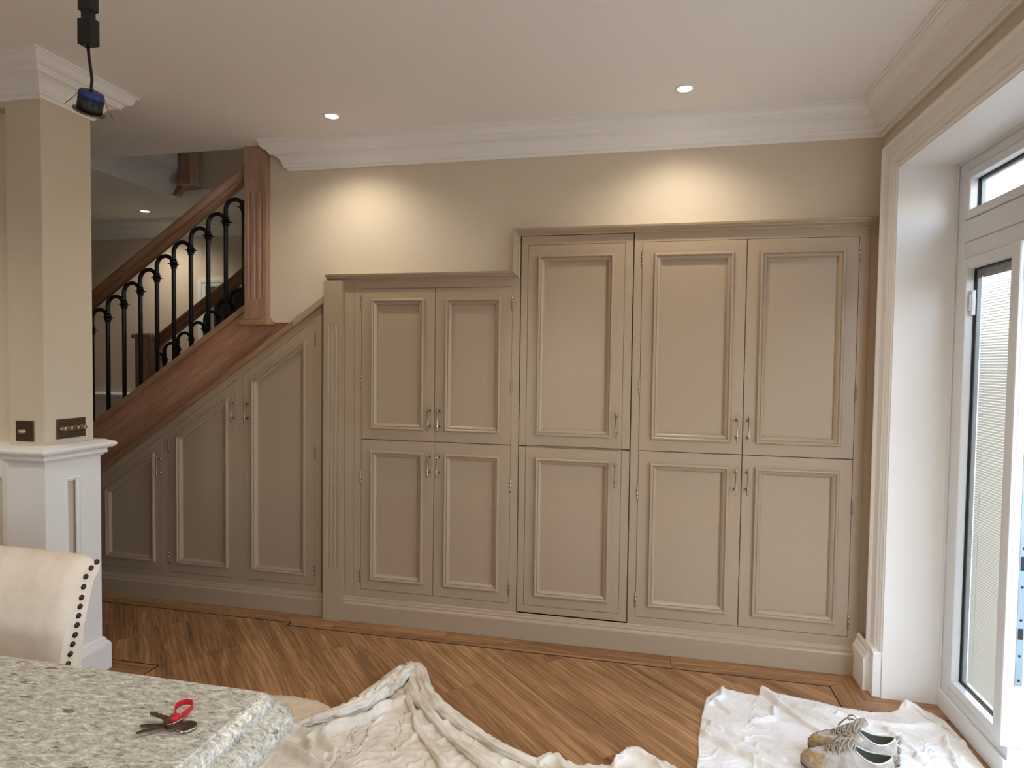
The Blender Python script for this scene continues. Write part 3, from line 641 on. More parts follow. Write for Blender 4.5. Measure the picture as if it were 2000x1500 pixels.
for i in range(8):
    x = -4.0+i*0.252; z = 0.70+(i)*0.170
    MB().box(x-0.02, x+0.252, 0.09, 0.98, z-0.2, z-0.17).build('tread', 'oak_rail', ST)
    MB().box(x, x+0.02, 0.09, 0.98, z-0.34, z-0.2).build('riser', 'oak', ST)
MB().box(-5.1, -4.02, 0.09, 1.02, 0.30, 0.36).build('landing', 'oak_rail', ST)
# handrails
hp = [(-0.028, 0.0), (-0.030, 0.018), (-0.022, 0.030), (-0.026, 0.045), (-0.034, 0.060), (-0.034, 0.080), (-0.024, 0.095), (-0.008, 0.104), (0.008, 0.104), (0.024, 0.095), (0.034, 0.080), (0.034, 0.060), (0.026, 0.045), (0.022, 0.030), (0.030, 0.018), (0.028, 0.0)]
zr = lambda x: 1.826+0.672*(x+3.475)
def rail_(y, xa, xb): 
    return MB().loft([[(xa, y+o_, zr(xa)+h) for o_, h in hp], [(xb, y+o_, zr(xb)+h) for o_, h in hp]], True, (True, True), True)
YB = 0.066; YF = 1.0
rail_(YB, -3.98, -2.325).build('handrail', 'oak_rail', ST)
rail_(YF, -3.92, -2.0).build('handrail', 'oak_rail', ST)
# balusters: post, arch to the next post, spiky collar
dx, rz = 0.1225, 0.0823
def baluster(x, y, first):
    zb0 = zt(x)+0.012 if y < 0.5 else zt(x)
    zc = zr(x)-0.142      # collar height
    mb = MB(); r = 0.0125
    R_ = dx/2; ztop = zr(x)-0.012-0.02
    # post then arch to the right-hand post's collar
    pth = [(x, y, zb0-0.01), (x, y, zc)]
    zarc = zr(x+R_)-0.105-R_+0.055
    pth.append((x, y, zarc))
    for i in range(1, 13):
        a = PI-PI*i/12; pth.append((x+R_+R_*math.cos(a), y, zarc+R_*math.sin(a)))
    pth.append((x+dx, y, zr(x+dx)-0.135))
    mb.tube(pth, r, 8)
    b = mb.build('baluster', 'iron', ST)
    k = 1
    cm = MB().lathe([(0.0, -0.03), (0.017, -0.03), (0.018, -0.026), (0.014, -0.022), (0.022, -0.014), (0.022, -0.010), (0.018, -0.006), (0.036, 0.0), (0.018, 0.006), (0.022, 0.010), (0.022, 0.014), (0.014, 0.022), (0.018, 0.026), (0.017, 0.03), (0.0, 0.03)], (x, y, zc), 12, 'z', False)
    cm.build('collar', 'iron', b)
xs = -2.391
for i in range(0, 13): 
    x = xs-dx*i
    if i == 0:
        mb = MB().tube([(x, YB, zt(x)), (x, YB, zr(x)-0.10)], 0.0125, 8); b = mb.build('baluster', 'iron', ST)
        MB().lathe([(0.0, -0.03), (0.017, -0.03), (0.014, -0.022), (0.022, -0.012), (0.018, -0.006), (0.036, 0.0), (0.018, 0.006), (0.022, 0.012), (0.014, 0.022), (0.017, 0.03), (0.0, 0.03)], (x, YB, zr(x)-0.142), 12, 'z', False).build('collar', 'iron', b)
    else: baluster(x, YB, False)
for i in range(0, 14): baluster(-2.30-dx*i, YF, False)
# newel posts
nw = fluted(MB(), -2.331, -2.187, -0.012, 0.132, 1.742, CEIL, 1.855, 2.475, (-2.296, -2.259, -2.222), 0.0095).build('newel_post', 'oak_v', ST, label='tall fluted oak newel post reaching the ceiling')
MB().box(-2.340, -2.176, -0.022, 0.142, 1.722, 1.745).build('newel_base', 'oak_rail', nw, bevel=0.003)
MB().box(-2.356, -2.158, -0.038, 0.158, 1.700, 1.727).build('newel_base', 'oak_rail', nw, bevel=0.006)
for xx, yy in ((-3.985, 0.93), (-4.13, 0.0)):
    n_ = MB().box(xx, xx+0.145, yy, yy+0.145, 0.0, 1.655).build('newel_post', 'oak_v', ST, bevel=0.003)
    MB().prism([(xx-0.02, yy-0.02), (xx+0.165, yy-0.02), (xx+0.165, yy+0.165), (xx-0.02, yy+0.165)], 1.652, 1.685, 'z').box(xx+0.005, xx+0.14, yy+0.005, yy+0.14, 1.685, 1.695).build('newel_cap', 'oak_rail', n_, bevel=0.006)
# dropped newel of the floor above
DN = thing('landing_newel', 'dark oak newel drop hanging from the upper landing', 'newel', (-3.41, 0.86, 2.8))
MB().prism([(-3.596, 2.752), (-3.468, 2.93), (-3.468, 2.85), (-3.55, 2.752)], 0.884, 0.925, 'y').build('string_end', 'oak', DN)
MB().box(-3.46, -3.365, 0.80, 0.895, 2.83, 3.3).build('post', 'oak_v', DN, bevel=0.002)
MB().box(-3.475, -3.35, 0.785, 0.91, 2.80, 2.832).build('foot', 'oak_v', DN, bevel=0.006)

# =================================================================== LIGHTS
def downlight(x, y, label, z=CEIL, W_=SPOT_W, group=None, seen=True):
    t = thing('downlight', label, 'ceiling light', (x, y, z), group)
    MB().lathe([(0.030, 0.012), (0.030, -0.001), (0.034, -0.005), (0.043, -0.004), (0.045, 0.0), (0.045, 0.002)], (x, y, z), 24).build('bezel', 'white', t)
    MB().lathe([(0.0, -0.002), (0.029, -0.0015), (0.030, 0.004)], (x, y, z), 20).build('lamp', 'lamp', t)
    l = bpy.data.lights.new('downlight_beam', 'SPOT'); l.energy = W_; l.color = (1.0, 0.89, 0.75); l.spot_size = math.radians(140); l.spot_blend = 1.0; l.shadow_soft_size = 0.03
    o = bpy.data.objects.new('downlight_beam', l); COL.objects.link(o); o.parent = t; o.location = (0, 0, -0.025)
    return t
downlight(-1.594, -0.341, 'lit white downlight in the ceiling above the mid-height cupboard')
downlight(0.143, -0.346, 'lit white downlight in the ceiling in front of the tall four-door cupboard')
downlight(-4.19, 1.263, 'lit downlight in the hall ceiling beyond the stairs', W_=SPOT_W*1.0)
for x, y, lb in ((0.143, -2.05, 'added unseen fill downlight in the ceiling between the island and the garden door'), (-3.4, -2.3, 'added unseen fill downlight in the ceiling left of the bar stool'),
                 (-1.594, -4.1, 'added unseen fill downlight in the ceiling over the kitchen side of the island'), (0.143, -4.4, 'added unseen fill downlight in the ceiling beside the added wide window')):
    downlight(x, y, lb, W_=SPOT_W*2.8)  # unseen lamps added as stronger fill light for the room

# =================================================================== SWITCHES
sw4 = thing('dimmer_switch', 'bronze four-knob dimmer switch on the side of the pier', 'switch', (PX1, -0.956, 1.177))
MB().box(PX1, PX1+0.006, -1.028, -0.884, 1.133, 1.221).build('plate', 'bronze', sw4, bevel=0.001)
for i in range(4):
    MB().lathe([(0.011, 0.0), (0.0105, 0.004), (0.009, 0.005), (0.009, 0.024), (0.008, 0.026), (0.0, 0.026)], (PX1+0.006, -1.005+i*0.0325, 1.178), 16, 'x').build('knob', 'knob', sw4)
sw1 = thing('dimmer_switch', 'square bronze single-knob dimmer switch on the front of the pier', 'switch', (-2.651, PY0, 1.172))
MB().box(-2.698, -2.605, PY0-0.006, PY0, 1.128, 1.218).build('plate', 'bronze', sw1, bevel=0.001)
MB().lathe([(0.0, -0.032), (0.008, -0.032), (0.009, -0.030), (0.009, -0.011), (0.0105, -0.010), (0.011, -0.006)], (-2.651, PY0, 1.173), 16, 'y').build('knob', 'knob', sw1)

# =================================================================== HANGING DOWNLIGHT
hx, hy = -1.325, -2.015
HL = thing('hanging_downlight', 'unfitted black downlight with blue back dangling on its cable', 'light fitting', (hx, hy, 2.07))
cb_ = [(hx-0.004, hy, CEIL), (hx-0.004, hy, 2.45)]
MB().tube(cb_, 0.0035, 8).build('cable', 'black', HL)
def octa(mb, x, y, z0, z1, w_, cham):
    mb.loft([[(x+a*(w_-e), y+b*(w_-e), z) for a, b in ((-1, -0.62), (1, -0.62), (1, 0.62), (-1, 0.62))] for z, e in ((z0, cham), (z0+cham*0.6, 0), (z1-cham*0.6, 0), (z1, cham))], True, (True, True), False)
k = MB(); octa(k, hx-0.004, hy, 2.248, 2.312, 0.0195, 0.004); octa(k, hx-0.004, hy, 2.328, 2.45, 0.0185, 0.003); k.box(hx-0.016, hx+0.008, hy-0.009, hy+0.009, 2.308, 2.332)
k.build('connector', 'black', HL)
MB().tube([(hx-0.006, hy, 2.25), (hx-0.003, hy, 2.22), (hx+0.003, hy-0.001, 2.19), (hx+0.009, hy-0.004, 2.165), (hx+0.016, hy-0.014, 2.134)], 0.0034, 8).build('cable', 'black', HL)
toc = Vector((0.72, -0.694, 0)); zax = (Vector((0, 0, 1))*math.cos(math.radians(34))+toc*math.sin(math.radians(34)))
rl = Matrix.Rotation(math.radians(-9), 3, toc)
xax = toc.cross(Vector((0, 0, 1))).normalized()*-1
zax = rl @ zax; xax = rl @ xax; yax = zax.cross(xax)
tl = Matrix.Translation((hx+0.0, hy, 2.115)) @ Matrix((xax, yax, zax)).transposed().to_4x4() @ Matrix.Scale(0.78, 4)
def tilt(mb): mb.v = [tuple(tl @ Vector(p)) for p in mb.v]; return mb
tilt(MB().lathe([(0.0, -0.034), (0.030, -0.034), (0.044, -0.032), (0.045, -0.029), (0.034, -0.027), (0.0, -0.027)], (0, 0, 0), 28)).build('bezel', 'bronze', HL)
bd = MB().lathe([(0.0, -0.028), (0.034, -0.028), (0.035, -0.008), (0.033, -0.004), (0.033, 0.022), (0.0, 0.022)], (0, 0, 0), 28)
for i in range(14):
    a = 2*PI*i/14; bd.box(0.0325*math.cos(a)-0.002, 0.0325*math.cos(a)+0.002, 0.0325*math.sin(a)-0.002, 0.0325*math.sin(a)+0.002, -0.003, 0.022)
tilt(bd).build('body', 'black', HL)
tilt(MB().lathe([(0.0, 0.033), (0.024, 0.033), (0.032, 0.030), (0.0345, 0.024), (0.0345, 0.014), (0.0, 0.014)], (0, 0, 0), 28)).build('back_cap', 'blue', HL)
for sgn in (-1, 1):
    m_ = MB()
    for yy in (-0.006, 0.006): m_.tube([(sgn*0.034, yy, 0.018), (sgn*0.046, yy*0.9, -0.005), (sgn*0.062, yy*0.5, -0.028)], 0.0009, 6)
    m_.tube([(sgn*0.062, -0.003, -0.028), (sgn*0.063, 0, -0.030), (sgn*0.062, 0.003, -0.028)], 0.0009, 6)
    tilt(m_).build('spring_clip', 'steel', HL)

# =================================================================== ISLAND
wt = MB(); ex, ey = -0.641, -2.337
ep = [(0.0, 0.0), (0.001, -0.004), (0.008, -0.005), (0.016, -0.011), (0.0195, -0.019), (0.0195, -0.026), (0.026, -0.028), (0.038, -0.032), (0.047, -0.041), (0.052, -0.054), (0.050, -0.066), (0.042, -0.073), (0.0, -0.073)]
def cornerpt(o_, h):
    return [(ex+o_, -3.25, 0.92+h)] + [(ex-0.004+(0.004+o_)*math.cos(a), ey-0.004+(0.004+o_)*math.sin(a), 0.92+h) for a in [PI/2*i/6 for i in range(7)]] + [(-2.6, ey+o_, 0.92+h)]
rings = [cornerpt(o_, h) for o_, h in ep]
wt.loft(rings, False, smooth=False)
top = rings[0]; wt.add(top+[(-2.6, -3.25, 0.92)], [tuple(range(len(top)+1))[::-1]])
wt.add(rings[-1]+[(-2.6, -3.25, 0.847)], [tuple(range(len(top)+1))])
wt.add([(-2.6, -3.25, 0.847), (-2.6, -3.25, 0.92), (-2.6, ey, 0.92), (-2.6, ey, 0.847)], [(0, 1, 2, 3)])
wt.add([(-2.6, -3.25, 0.847), (-2.6, -3.25, 0.92), (ex, -3.25, 0.92), (ex, -3.25, 0.847)], [(3, 2, 1, 0)])
tag(wt.build('worktop', 'stone'), 'speckled grey-beige stone worktop with a stepped moulded edge', 'worktop')
isl = thing('kitchen_island', 'grey painted island base under the stone worktop', 'island', (-1.5, -2.8, 0))
MB().box(-2.4, -0.70, -3.2, -2.62, 0.0, 0.846).build('body', 'islandp', isl)
MB().box(-0.72, -0.655, -2.46, -2.395, 0.0, 0.846).build('corner_post', 'cream', isl, bevel=0.004)
MB().box(-0.715, -0.675, -3.2, -2.46, 0.0, 0.846).build('end_panel', 'islandp', isl)

# =================================================================== BAR STOOL
BS = thing('bar_stool', 'cream linen bar stool with dark nailhead trim behind the island', 'stool', (-1.45, -2.2, 0))
sx0, sx1 = -1.69, -1.215
ctr = [(-2.225, 0.60), (-2.215, 0.75), (-2.195, 0.87), (-2.170, 0.96), (-2.145, 1.005), (-2.115, 1.030)]   # front line (y,z)
front = [(-2.250, 0.58), (-2.236, 0.72), (-2.216, 0.852), (-2.206, 0.89), (-2.194, 0.95), (-2.181, 0.995), (-2.165, 1.022), (-2.145, 1.040), (-2.125, 1.048), (-2.108, 1.044), (-2.100, 1.032), (-2.106, 1.018), (-2.120, 1.004), (-2.130, 0.975), (-2.142, 0.907), (-2.152, 0.827), (-2.162, 0.70), (-2.168, 0.58)]
rings = []
nx = 12
for i in range(nx+1):
    u = i/nx; x = sx0+(sx1-sx0)*u; e = min(u, 1-u)*(sx1-sx0)
    k_ = 1.0 if e > 0.03 else 0.80+0.20*math.sqrt(max(0.0, 1-(1-e/0.03)**2))
    cy, cz = -2.13, 0.98
    bow = 0.012*(1-(2*u-1)**2)
    ring = []
    for (y, z) in front:
        zz = z if z < 0.9 else 0.9+(z-0.9)*(1-(1-k_)*0.35)
        my = -2.18 if z < 0.95 else -2.14
        ring.append((x, my+(y-my)*k_+bow, zz))
    rings.append(ring)
bk = MB().loft(rings, True, (True, True), True)
ob = bk.build('backrest', 'linen', BS); 
MB().box(sx0+0.02, sx1-0.02, -2.60, -2.17, 0.53, 0.64).build('seat', 'linen', BS, bevel=0.03, seg=4)
for xx in (sx0+0.03, sx1-0.075):
    for yy in (-2.58, -2.21): MB().prism([(xx, yy), (xx+0.045, yy), (xx+0.045, yy+0.045), (xx, yy+0.045)], 0, 0.54, 'z').build('leg', 'oak_v', BS, bevel=0.004)
MB().box(sx0+0.05, sx1-0.05, -2.575, -2.555, 0.2, 0.23).build('footrest', 'oak_v', BS)
for (y, z) in [(-2.117, 1.034), (-2.132, 1.025), (-2.146, 1.010), (-2.152, 0.989), (-2.157, 0.967), (-2.161, 0.948), (-2.165, 0.929), (-2.169, 0.910), (-2.174, 0.890), (-2.180, 0.872), (-2.186, 0.853), (-2.192, 0.834), (-2.196, 0.815), (-2.20, 0.796), (-2.203, 0.777), (-2.206, 0.758), (-2.209, 0.739)]:
    MB().lathe([(0.0063, -0.001), (0.0058, 0.0025), (0.0038, 0.0045), (0.0, 0.0052)], (sx1, y, z), 12, 'x').build('nailhead', 'studm', BS)

# =================================================================== KEYS
kz = 0.9215
KY = thing('key_bunch', 'bunch of keys with a red strap tag on the stone worktop', 'keys', (-0.735, -2.465, 0.92))
def key(cx, cy, ang, L=0.056, z=kz, name='key', tiltz=0.0, brow=0.0125):
    mb = MB(); outl = []
    for i in range(20):
        a = PI*0.22+ (2*PI-PI*0.44)*i/19; outl.append((brow*math.cos(a), brow*math.sin(a)*0.95))
    # blade along +x from bow, with teeth on one side
    bl = [(0.012, -0.004)]
    for i in range(7):
        x = 0.016+i*(L-0.022)/7; bl += [(x, -0.004+0.0022*((i*5) % 3)/2), (x+0.0025, -0.004)]
    bl += [(L-0.006, -0.0035), (L, 0.0005), (L-0.004, 0.004), (0.012, 0.004)]
    R_ = Matrix.Translation((cx, cy, z)) @ Matrix.Rotation(ang, 4, 'Z') @ Matrix.Rotation(tiltz, 4, 'Y')
    for poly in (outl, bl):
        t_ = MB().prism(poly, 0, 0.0022, 'z'); mb.add([tuple(R_ @ Vector(p)) for p in t_.v], t_.f)
    t_ = MB().lathe([(0.0035, 0.0023), (0.0035, 0.0028), (0.0, 0.0028)], (-0.006, 0, 0), 10); mb.add([tuple(R_ @ Vector(p)) for p in t_.v], t_.f)
    return mb
key(-0.716, -2.462, PI*1.08, 0.052).build('key', 'keym', KY)
key(-0.713, -2.467, PI*1.22, 0.05, kz+0.003, tiltz=-0.03).build('key', 'keym', KY)
key(-0.722, -2.458, PI*0.97, 0.045, kz+0.006, tiltz=-0.08).build('key', 'keym', KY)
ringm = MB(); ringm.loft([[(-0.716+(0.0125+0.0011*math.cos(b))*math.cos(a), -2.461+(0.0125+0.0011*math.cos(b))*math.sin(a), kz+0.009+0.0011*math.sin(b)+0.003*math.cos(a)) for b in [2*PI*j/8 for j in range(8)]] for a in [2*PI*i/28 for i in range(28)]], True, loop=True)
ringm.build('split_ring', 'nickel', KY)
fb = MB().lathe([(0.0, 0.0), (0.0135, 0.0), (0.0145, 0.001), (0.0145, 0.003), (0.0135, 0.004), (0.0, 0.004)], (-0.692, -2.462, kz), 24).build('round_fob', 'fob', KY)
MB().lathe([(0.0138, 0.0), (0.0152, 0.001), (0.0152, 0.003), (0.0138, 0.0042)], (-0.692, -2.462, kz), 24).build('fob_rim', 'nickel', fb)
# strap loop: a band standing on edge
st = MB(); ang0 = math.radians(112); bx_, by_ = -0.716, -2.452; loopc = []
for i in range(25):
    t = i/24; a = 2*PI*t
    lx = 0.030*(1-math.cos(a))/2*1.35; ly = 0.0165*math.sin(a)*math.sin(a/2)
    loopc.append((bx_+lx*math.cos(ang0)-ly*math.sin(ang0), by_+lx*math.sin(ang0)+ly*math.cos(ang0)))
rings = []
for i, (x, y) in enumerate(loopc):
    p0, p1 = loopc[max(i-1, 0)], loopc[min(i+1, 24)]; d = Vector((p1[0]-p0[0], p1[1]-p0[1])); d = d.normalized() if d.length > 0 else Vector((1, 0)); n_ = Vector((-d.y, d.x))*0.0007
    zl = kz+0.003+0.004*(1-math.cos(2*PI*i/24))/2
    rings.append([(x-n_.x, y-n_.y, zl), (x+n_.x, y+n_.y, zl), (x+n_.x, y+n_.y, zl+0.009), (x-n_.x, y-n_.y, zl+0.009)])
st.loft(rings, True, (True, True), False); so_ = st.build('strap', 'red', KY)
MB().box(bx_-0.005, bx_+0.005, by_-0.012, by_+0.004, kz+0.006, kz+0.014).build('strap_crimp', 'red', KY, bevel=0.002)

# =================================================================== DUST SHEETS
def polyd(p, pl):
    best = 9; bt = 0; n = len(pl)
    for i in range(n-1):
        ax, ay = pl[i]; bx, by = pl[i+1]; dx_, dy_ = bx-ax, by-ay; L2 = dx_*dx_+dy_*dy_ or 1e-9
        t = max(0, min(1, ((p[0]-ax)*dx_+(p[1]-ay)*dy_)/L2)); d = math.hypot(p[0]-ax-t*dx_, p[1]-ay-t*dy_)
        if d < best: best = d; bt = (i+t)/(n-1)
    return best, bt
def creases(seed, x0, x1, y0, y1, n, h=0.007, w_=0.006):
    r_ = random.Random(seed); res = []
    for k in range(n):
        x, y = r_.uniform(x0, x1), r_.uniform(y0, y1); a = r_.uniform(0, PI); L_ = r_.uniform(0.12, 0.38); c_ = r_.uniform(-1.2, 1.2); pts = []
        for q in range(6):
            pts.append((x, y)); a += c_*0.2; x += math.cos(a)*L_/5; y += math.sin(a)*L_/5
        hh = h*r_.uniform(0.6, 1.5); res.append((pts, (hh, hh*0.25), (w_*r_.uniform(0.8, 1.6), w_*1.3), r_.choice((-1, 1))*r_.uniform(0.5, 1.1)))
    return res
def resample(pl, n):
    L = [0]
    for i in range(len(pl)-1): L.append(L[-1]+math.hypot(pl[i+1][0]-pl[i][0], pl[i+1][1]-pl[i][1]))
    out_ = []
    for k in range(n):
        t = L[-1]*k/(n-1); i = 0
        while i < len(L)-2 and L[i+1] < t: i += 1
        u = (t-L[i])/((L[i+1]-L[i]) or 1); out_.append((pl[i][0]+(pl[i+1][0]-pl[i][0])*u, pl[i][1]+(pl[i+1][1]-pl[i][1])*u))
    return out_
def pleat(mb, path, r, seed=0, flat=0.8, fold=0.16, lift=0.55, z0=0.004, twist=0.0, freq=3.0, n=18, steps=40, taper=True):
    """a rolled fold of cloth lying on the sheet"""
    P = resample(path, steps); rings = []
    for i in range(steps):
        t = i/(steps-1); a = P[max(i-1, 0)]; b = P[min(i+1, steps-1)]; d = Vector((b[0]-a[0], b[1]-a[1])).normalized(); nx_ = Vector((-d.y, d.x))
        if isinstance(r, (list, tuple)):
            q = t*(len(r)-1); k = min(int(q), len(r)-2); rr = r[k]+(r[k+1]-r[k])*(q-k)
        else: rr = r
        if taper: rr *= max(0.06, min(1, math.sin(PI*t)*2.2))
        ring = []
        for k in range(n):
            th = 2*PI*k/n; tw_ = th+twist*t
            f_ = 1-fold*2.2*max(0, 0.30-abs(noise.noise((math.cos(tw_)*1.7+seed, math.sin(tw_)*1.7, t*freq)))*1.4)-fold*0.5*max(0, 0.25-abs(noise.noise((math.cos(tw_)*4+seed, math.sin(tw_)*4+5, t*freq*2))))*2
            o_ = nx_*math.cos(th)*rr*f_
            ring.append((P[i][0]+o_.x, P[i][1]+o_.y, max(0.002, z0+rr*lift*flat+math.sin(th)*rr*f_*flat)))
        rings.append(ring)
    mb.loft(rings, True, (True, True), True)
def drape(verts, nu, nv, seed, slack, flat, steps=120, iters=6):
    """let the loosely laid sheet settle: a small cloth solver (stretch, shear, bend, floor)"""
    rs = np.random.RandomState(seed)
    P = np.array(verts, dtype=np.float64).reshape(nv, nu, 3); X0 = P.copy()
    def sl(d, n): return (slice(max(0, -d), n-max(0, d)), slice(max(0, d), n+min(0, d)))
    sets = []
    for dj, di, k in ((0, 1, 1.0), (1, 0, 1.0), (1, 1, 0.35), (1, -1, 0.35), (0, 2, 0.06), (2, 0, 0.06), (0, 5, 0.03), (5, 0, 0.03)):
        ja, jb = sl(dj, nv); ia, ib = sl(di, nu)
        L = np.linalg.norm(P[jb, ib]-P[ja, ia], axis=2)*(slack if abs(di) < 5 and abs(dj) < 5 else slack*0.98)
        sets.append((ja, ia, jb, ib, L, k))
    P[..., 2] += rs.rand(nv, nu)*0.004
    edge = np.zeros((nv, nu), bool); edge[0] = edge[-1] = True; edge[:, 0] = edge[:, -1] = True
    msk = np.zeros((nv, nu), bool)
    for fx, fy, fr in flat: msk |= np.hypot(P[..., 0]-fx, P[..., 1]-fy) < fr*0.8
    Q = P.copy()
    for st_ in range(steps):
        vel = (P-Q)*0.92; low = P[..., 2] < 0.006; vel[low, :2] *= 0.4
        Q = P.copy(); P = P+vel; P[..., 2] -= 0.00010
        for it in range(iters):
            for ja, ia, jb, ib, L, k in sets:
                d = P[jb, ib]-P[ja, ia]; ln = np.linalg.norm(d, axis=2)+1e-9
                c_ = d*((ln-L)/ln*0.25*k)[..., None]
                P[ja, ia] += c_; P[jb, ib] -= c_
            P[..., 2] = np.maximum(P[..., 2], 0.004)
            P[msk, 2] = np.minimum(P[msk, 2], 0.0095)
        P[edge, :2] += (X0[edge, :2]-P[edge, :2])*0.3
        P[edge, 2] = np.minimum(P[edge, 2], 0.03)
    return [tuple(p) for p in P.reshape(-1, 3)]
def sheet(name, far, right, near, left, ridges, nu, nv, seed, mat, label, wr=0.010, base=0.004, fan=None, flat=(), pleats=(), slack=1.05):
    # far: left->right, near: left->right, left: near->far, right: near->far
    F_, N_, L_, R_ = resample(far, nu), resample(near, nu), resample(left, nv), resample(right, nv)
    V = []
    for j in range(nv):
        v = j/(nv-1)
        for i in range(nu):
            u = i/(nu-1)
            def co(k): 
                return ((1-v)*N_[i][k]+v*F_[i][k]+(1-u)*L_[j][k]+u*R_[j][k]
                        -((1-u)*(1-v)*N_[0][k]+u*(1-v)*N_[-1][k]+(1-u)*v*F_[0][k]+u*v*F_[-1][k]))
            V.append((co(0), co(1)))
    bbs = {}
    for rg in ridges:
        m_ = 2.2*max(rg[2]); xs_ = [p[0] for p in rg[0]]; ys_ = [p[1] for p in rg[0]]; bbs[id(rg)] = (min(xs_)-m_, max(xs_)+m_, min(ys_)-m_, max(ys_)+m_)
    verts = []
    for idx, (x, y) in enumerate(V):
        i, j = idx % nu, idx//nu
        e = min(min(i, nu-1-i), min(j, nv-1-j)); ef = min(1, e/4)
        z = base; dxs = 0; dys = 0
        for rg in ridges:
            pl, h, w_ = rg[:3]; lean = rg[3] if len(rg) > 3 else 0.8
            if x < bbs[id(rg)][0] or x > bbs[id(rg)][1] or y < bbs[id(rg)][2] or y > bbs[id(rg)][3]: continue
            d, t = polyd((x, y), pl)
            hh = h[0]+(h[1]-h[0])*t; ww = w_[0]+(w_[1]-w_[0])*t
            if d < ww*2.2:
                q_ = d/(ww*1.5); pr = (math.sqrt(max(0, 1-q_*q_)) if q_ < 0.85 else 0.527*max(0, (1.467-q_)/0.617)**2)
                zz = hh*(1+0.3*noise.noise((x*20+seed, y*20, t*3)))*pr
                ex_, ey_ = pl[-1][0]-pl[0][0], pl[-1][1]-pl[0][1]; el = math.hypot(ex_, ey_) or 1
                if base+zz > z: z = base+zz; dxs, dys = -ey_/el*lean*zz, ex_/el*lean*zz
        n1 = noise.noise((x*4+seed, y*4, 0.3)); wx_, wy_ = x+0.05*noise.noise((x*6, y*6, seed)), y+0.05*noise.noise((x*6+9, y*6, seed))
        n2 = abs(noise.noise((wx_*6+seed, wy_*6, 1.7))); n3 = abs(noise.noise((wx_*13, wy_*13+seed, 4.1))); n4 = abs(noise.noise((wx_*28, wy_*28+seed, 7.3)))
        z += wr*0.6*(0.5+n1)+wr*0.9*max(0, 1-n2/0.09)**1.3+wr*0.5*max(0, 1-n3/0.10)**1.2+wr*0.12*max(0, 1-n4/0.2)
        if fan:
            fx, fy = x-fan[0], y-fan[1]; fr_ = math.hypot(fx, fy); fa = math.atan2(fy, fx)
            f1 = abs(noise.noise((fa*5.5+seed, fr_*1.2, 2.2))); f2 = abs(noise.noise((fa*13, fr_*2+seed, 5.2)))
            z += fan[2]*math.exp(-(fr_/fan[3])**2)*(max(0, 1-f1/0.13)**1.2+0.5*max(0, 1-f2/0.16))
        for fx, fy, fr_ in flat:
            d_ = math.hypot(x-fx, y-fy)
            if d_ < fr_: z = min(z, 0.0095)+(max(z, 0.0095)-0.0095)*max(0, (d_/fr_-0.7)/0.3)
        z = base*0.5+(z-base*0.5)*(0.35+0.65*ef)
        verts.append((dxs*ef+x+0.006*noise.noise((x*9, y*9, seed+2)), dys*ef+y+0.006*noise.noise((x*9, y*9, seed+8)), max(0.003, z)))
    verts = drape(verts, nu, nv, seed, slack, flat)
    mb = MB(); mb.add(verts, [(j*nu+i, j*nu+i+1, (j+1)*nu+i+1, (j+1)*nu+i) for j in range(nv-1) for i in range(nu-1)], True)
    for k_, (pth, rr, kw) in enumerate(pleats): pleat(mb, pth, rr, seed+k_*3.7, **kw)
    o_ = mb.build(name, mat); tag(o_, label, 'dust sheet')
    sd = o_.modifiers.new('thickness', 'SOLIDIFY'); sd.thickness = 0.0022; sd.offset = -1
    return o_
A_far = [(-1.42, -1.13), (-1.37, -1.06), (-1.29, -1.0), (-1.22, -0.935), (-1.165, -0.86), (-1.15, -0.76), (-1.145, -0.66), (-1.15, -0.56), (-1.13, -0.50), (-1.06, -0.49), (-1.02, -0.57), (-0.95, -0.645), (-0.87, -0.73), (-0.80, -0.80), (-0.66, -0.87), (-0.50, -0.97), (-0.40, -1.02), (-0.33, -0.985), (-0.22, -1.02), (-0.10, -0.99), (-0.045, -0.88), (0.07, -0.92), (0.17, -0.97)]
A_near = [(-1.2, -1.95), (-0.6, -2.05), (0.10, -1.85)]
ridA = [([(-1.40, -1.10), (-1.30, -1.045), (-1.20, -1.00), (-1.12, -0.93), (-1.06, -0.82)], (0.03, 0.03), (0.014, 0.014), 0.08),
 ([(-1.31, -1.075), (-1.22, -1.09), (-1.15, -1.15), (-1.11, -1.25), (-1.08, -1.4)], (0.035, 0.025), (0.012, 0.012), 0.08), ([(-1.25, -1.04), (-1.27, -1.12), (-1.22, -1.18), (-1.16, -1.19)], (0.03, 0.02), (0.011, 0.011), 0.08),
 ([(-1.38, -1.19), (-1.28, -1.20), (-1.18, -1.235), (-1.05, -1.25), (-0.9, -1.3)], (0.03, 0.02), (0.011, 0.011), 0.08), ([(-1.03, -0.75), (-1.04, -0.93), (-1.06, -1.07), (-1.12, -1.3)], (0.02, 0.02), (0.016, 0.02), 0.08),
 ([(-0.36, -1.07), (-0.30, -1.015), (-0.25, -1.07), (-0.2, -1.2)], (0.03, 0.02), (0.014, 0.014), 0.08), ([(-0.08, -0.99), (-0.03, -0.905), (0.05, -0.94), (0.12, -1.01)], (0.03, 0.02), (0.013, 0.013), 0.08)]
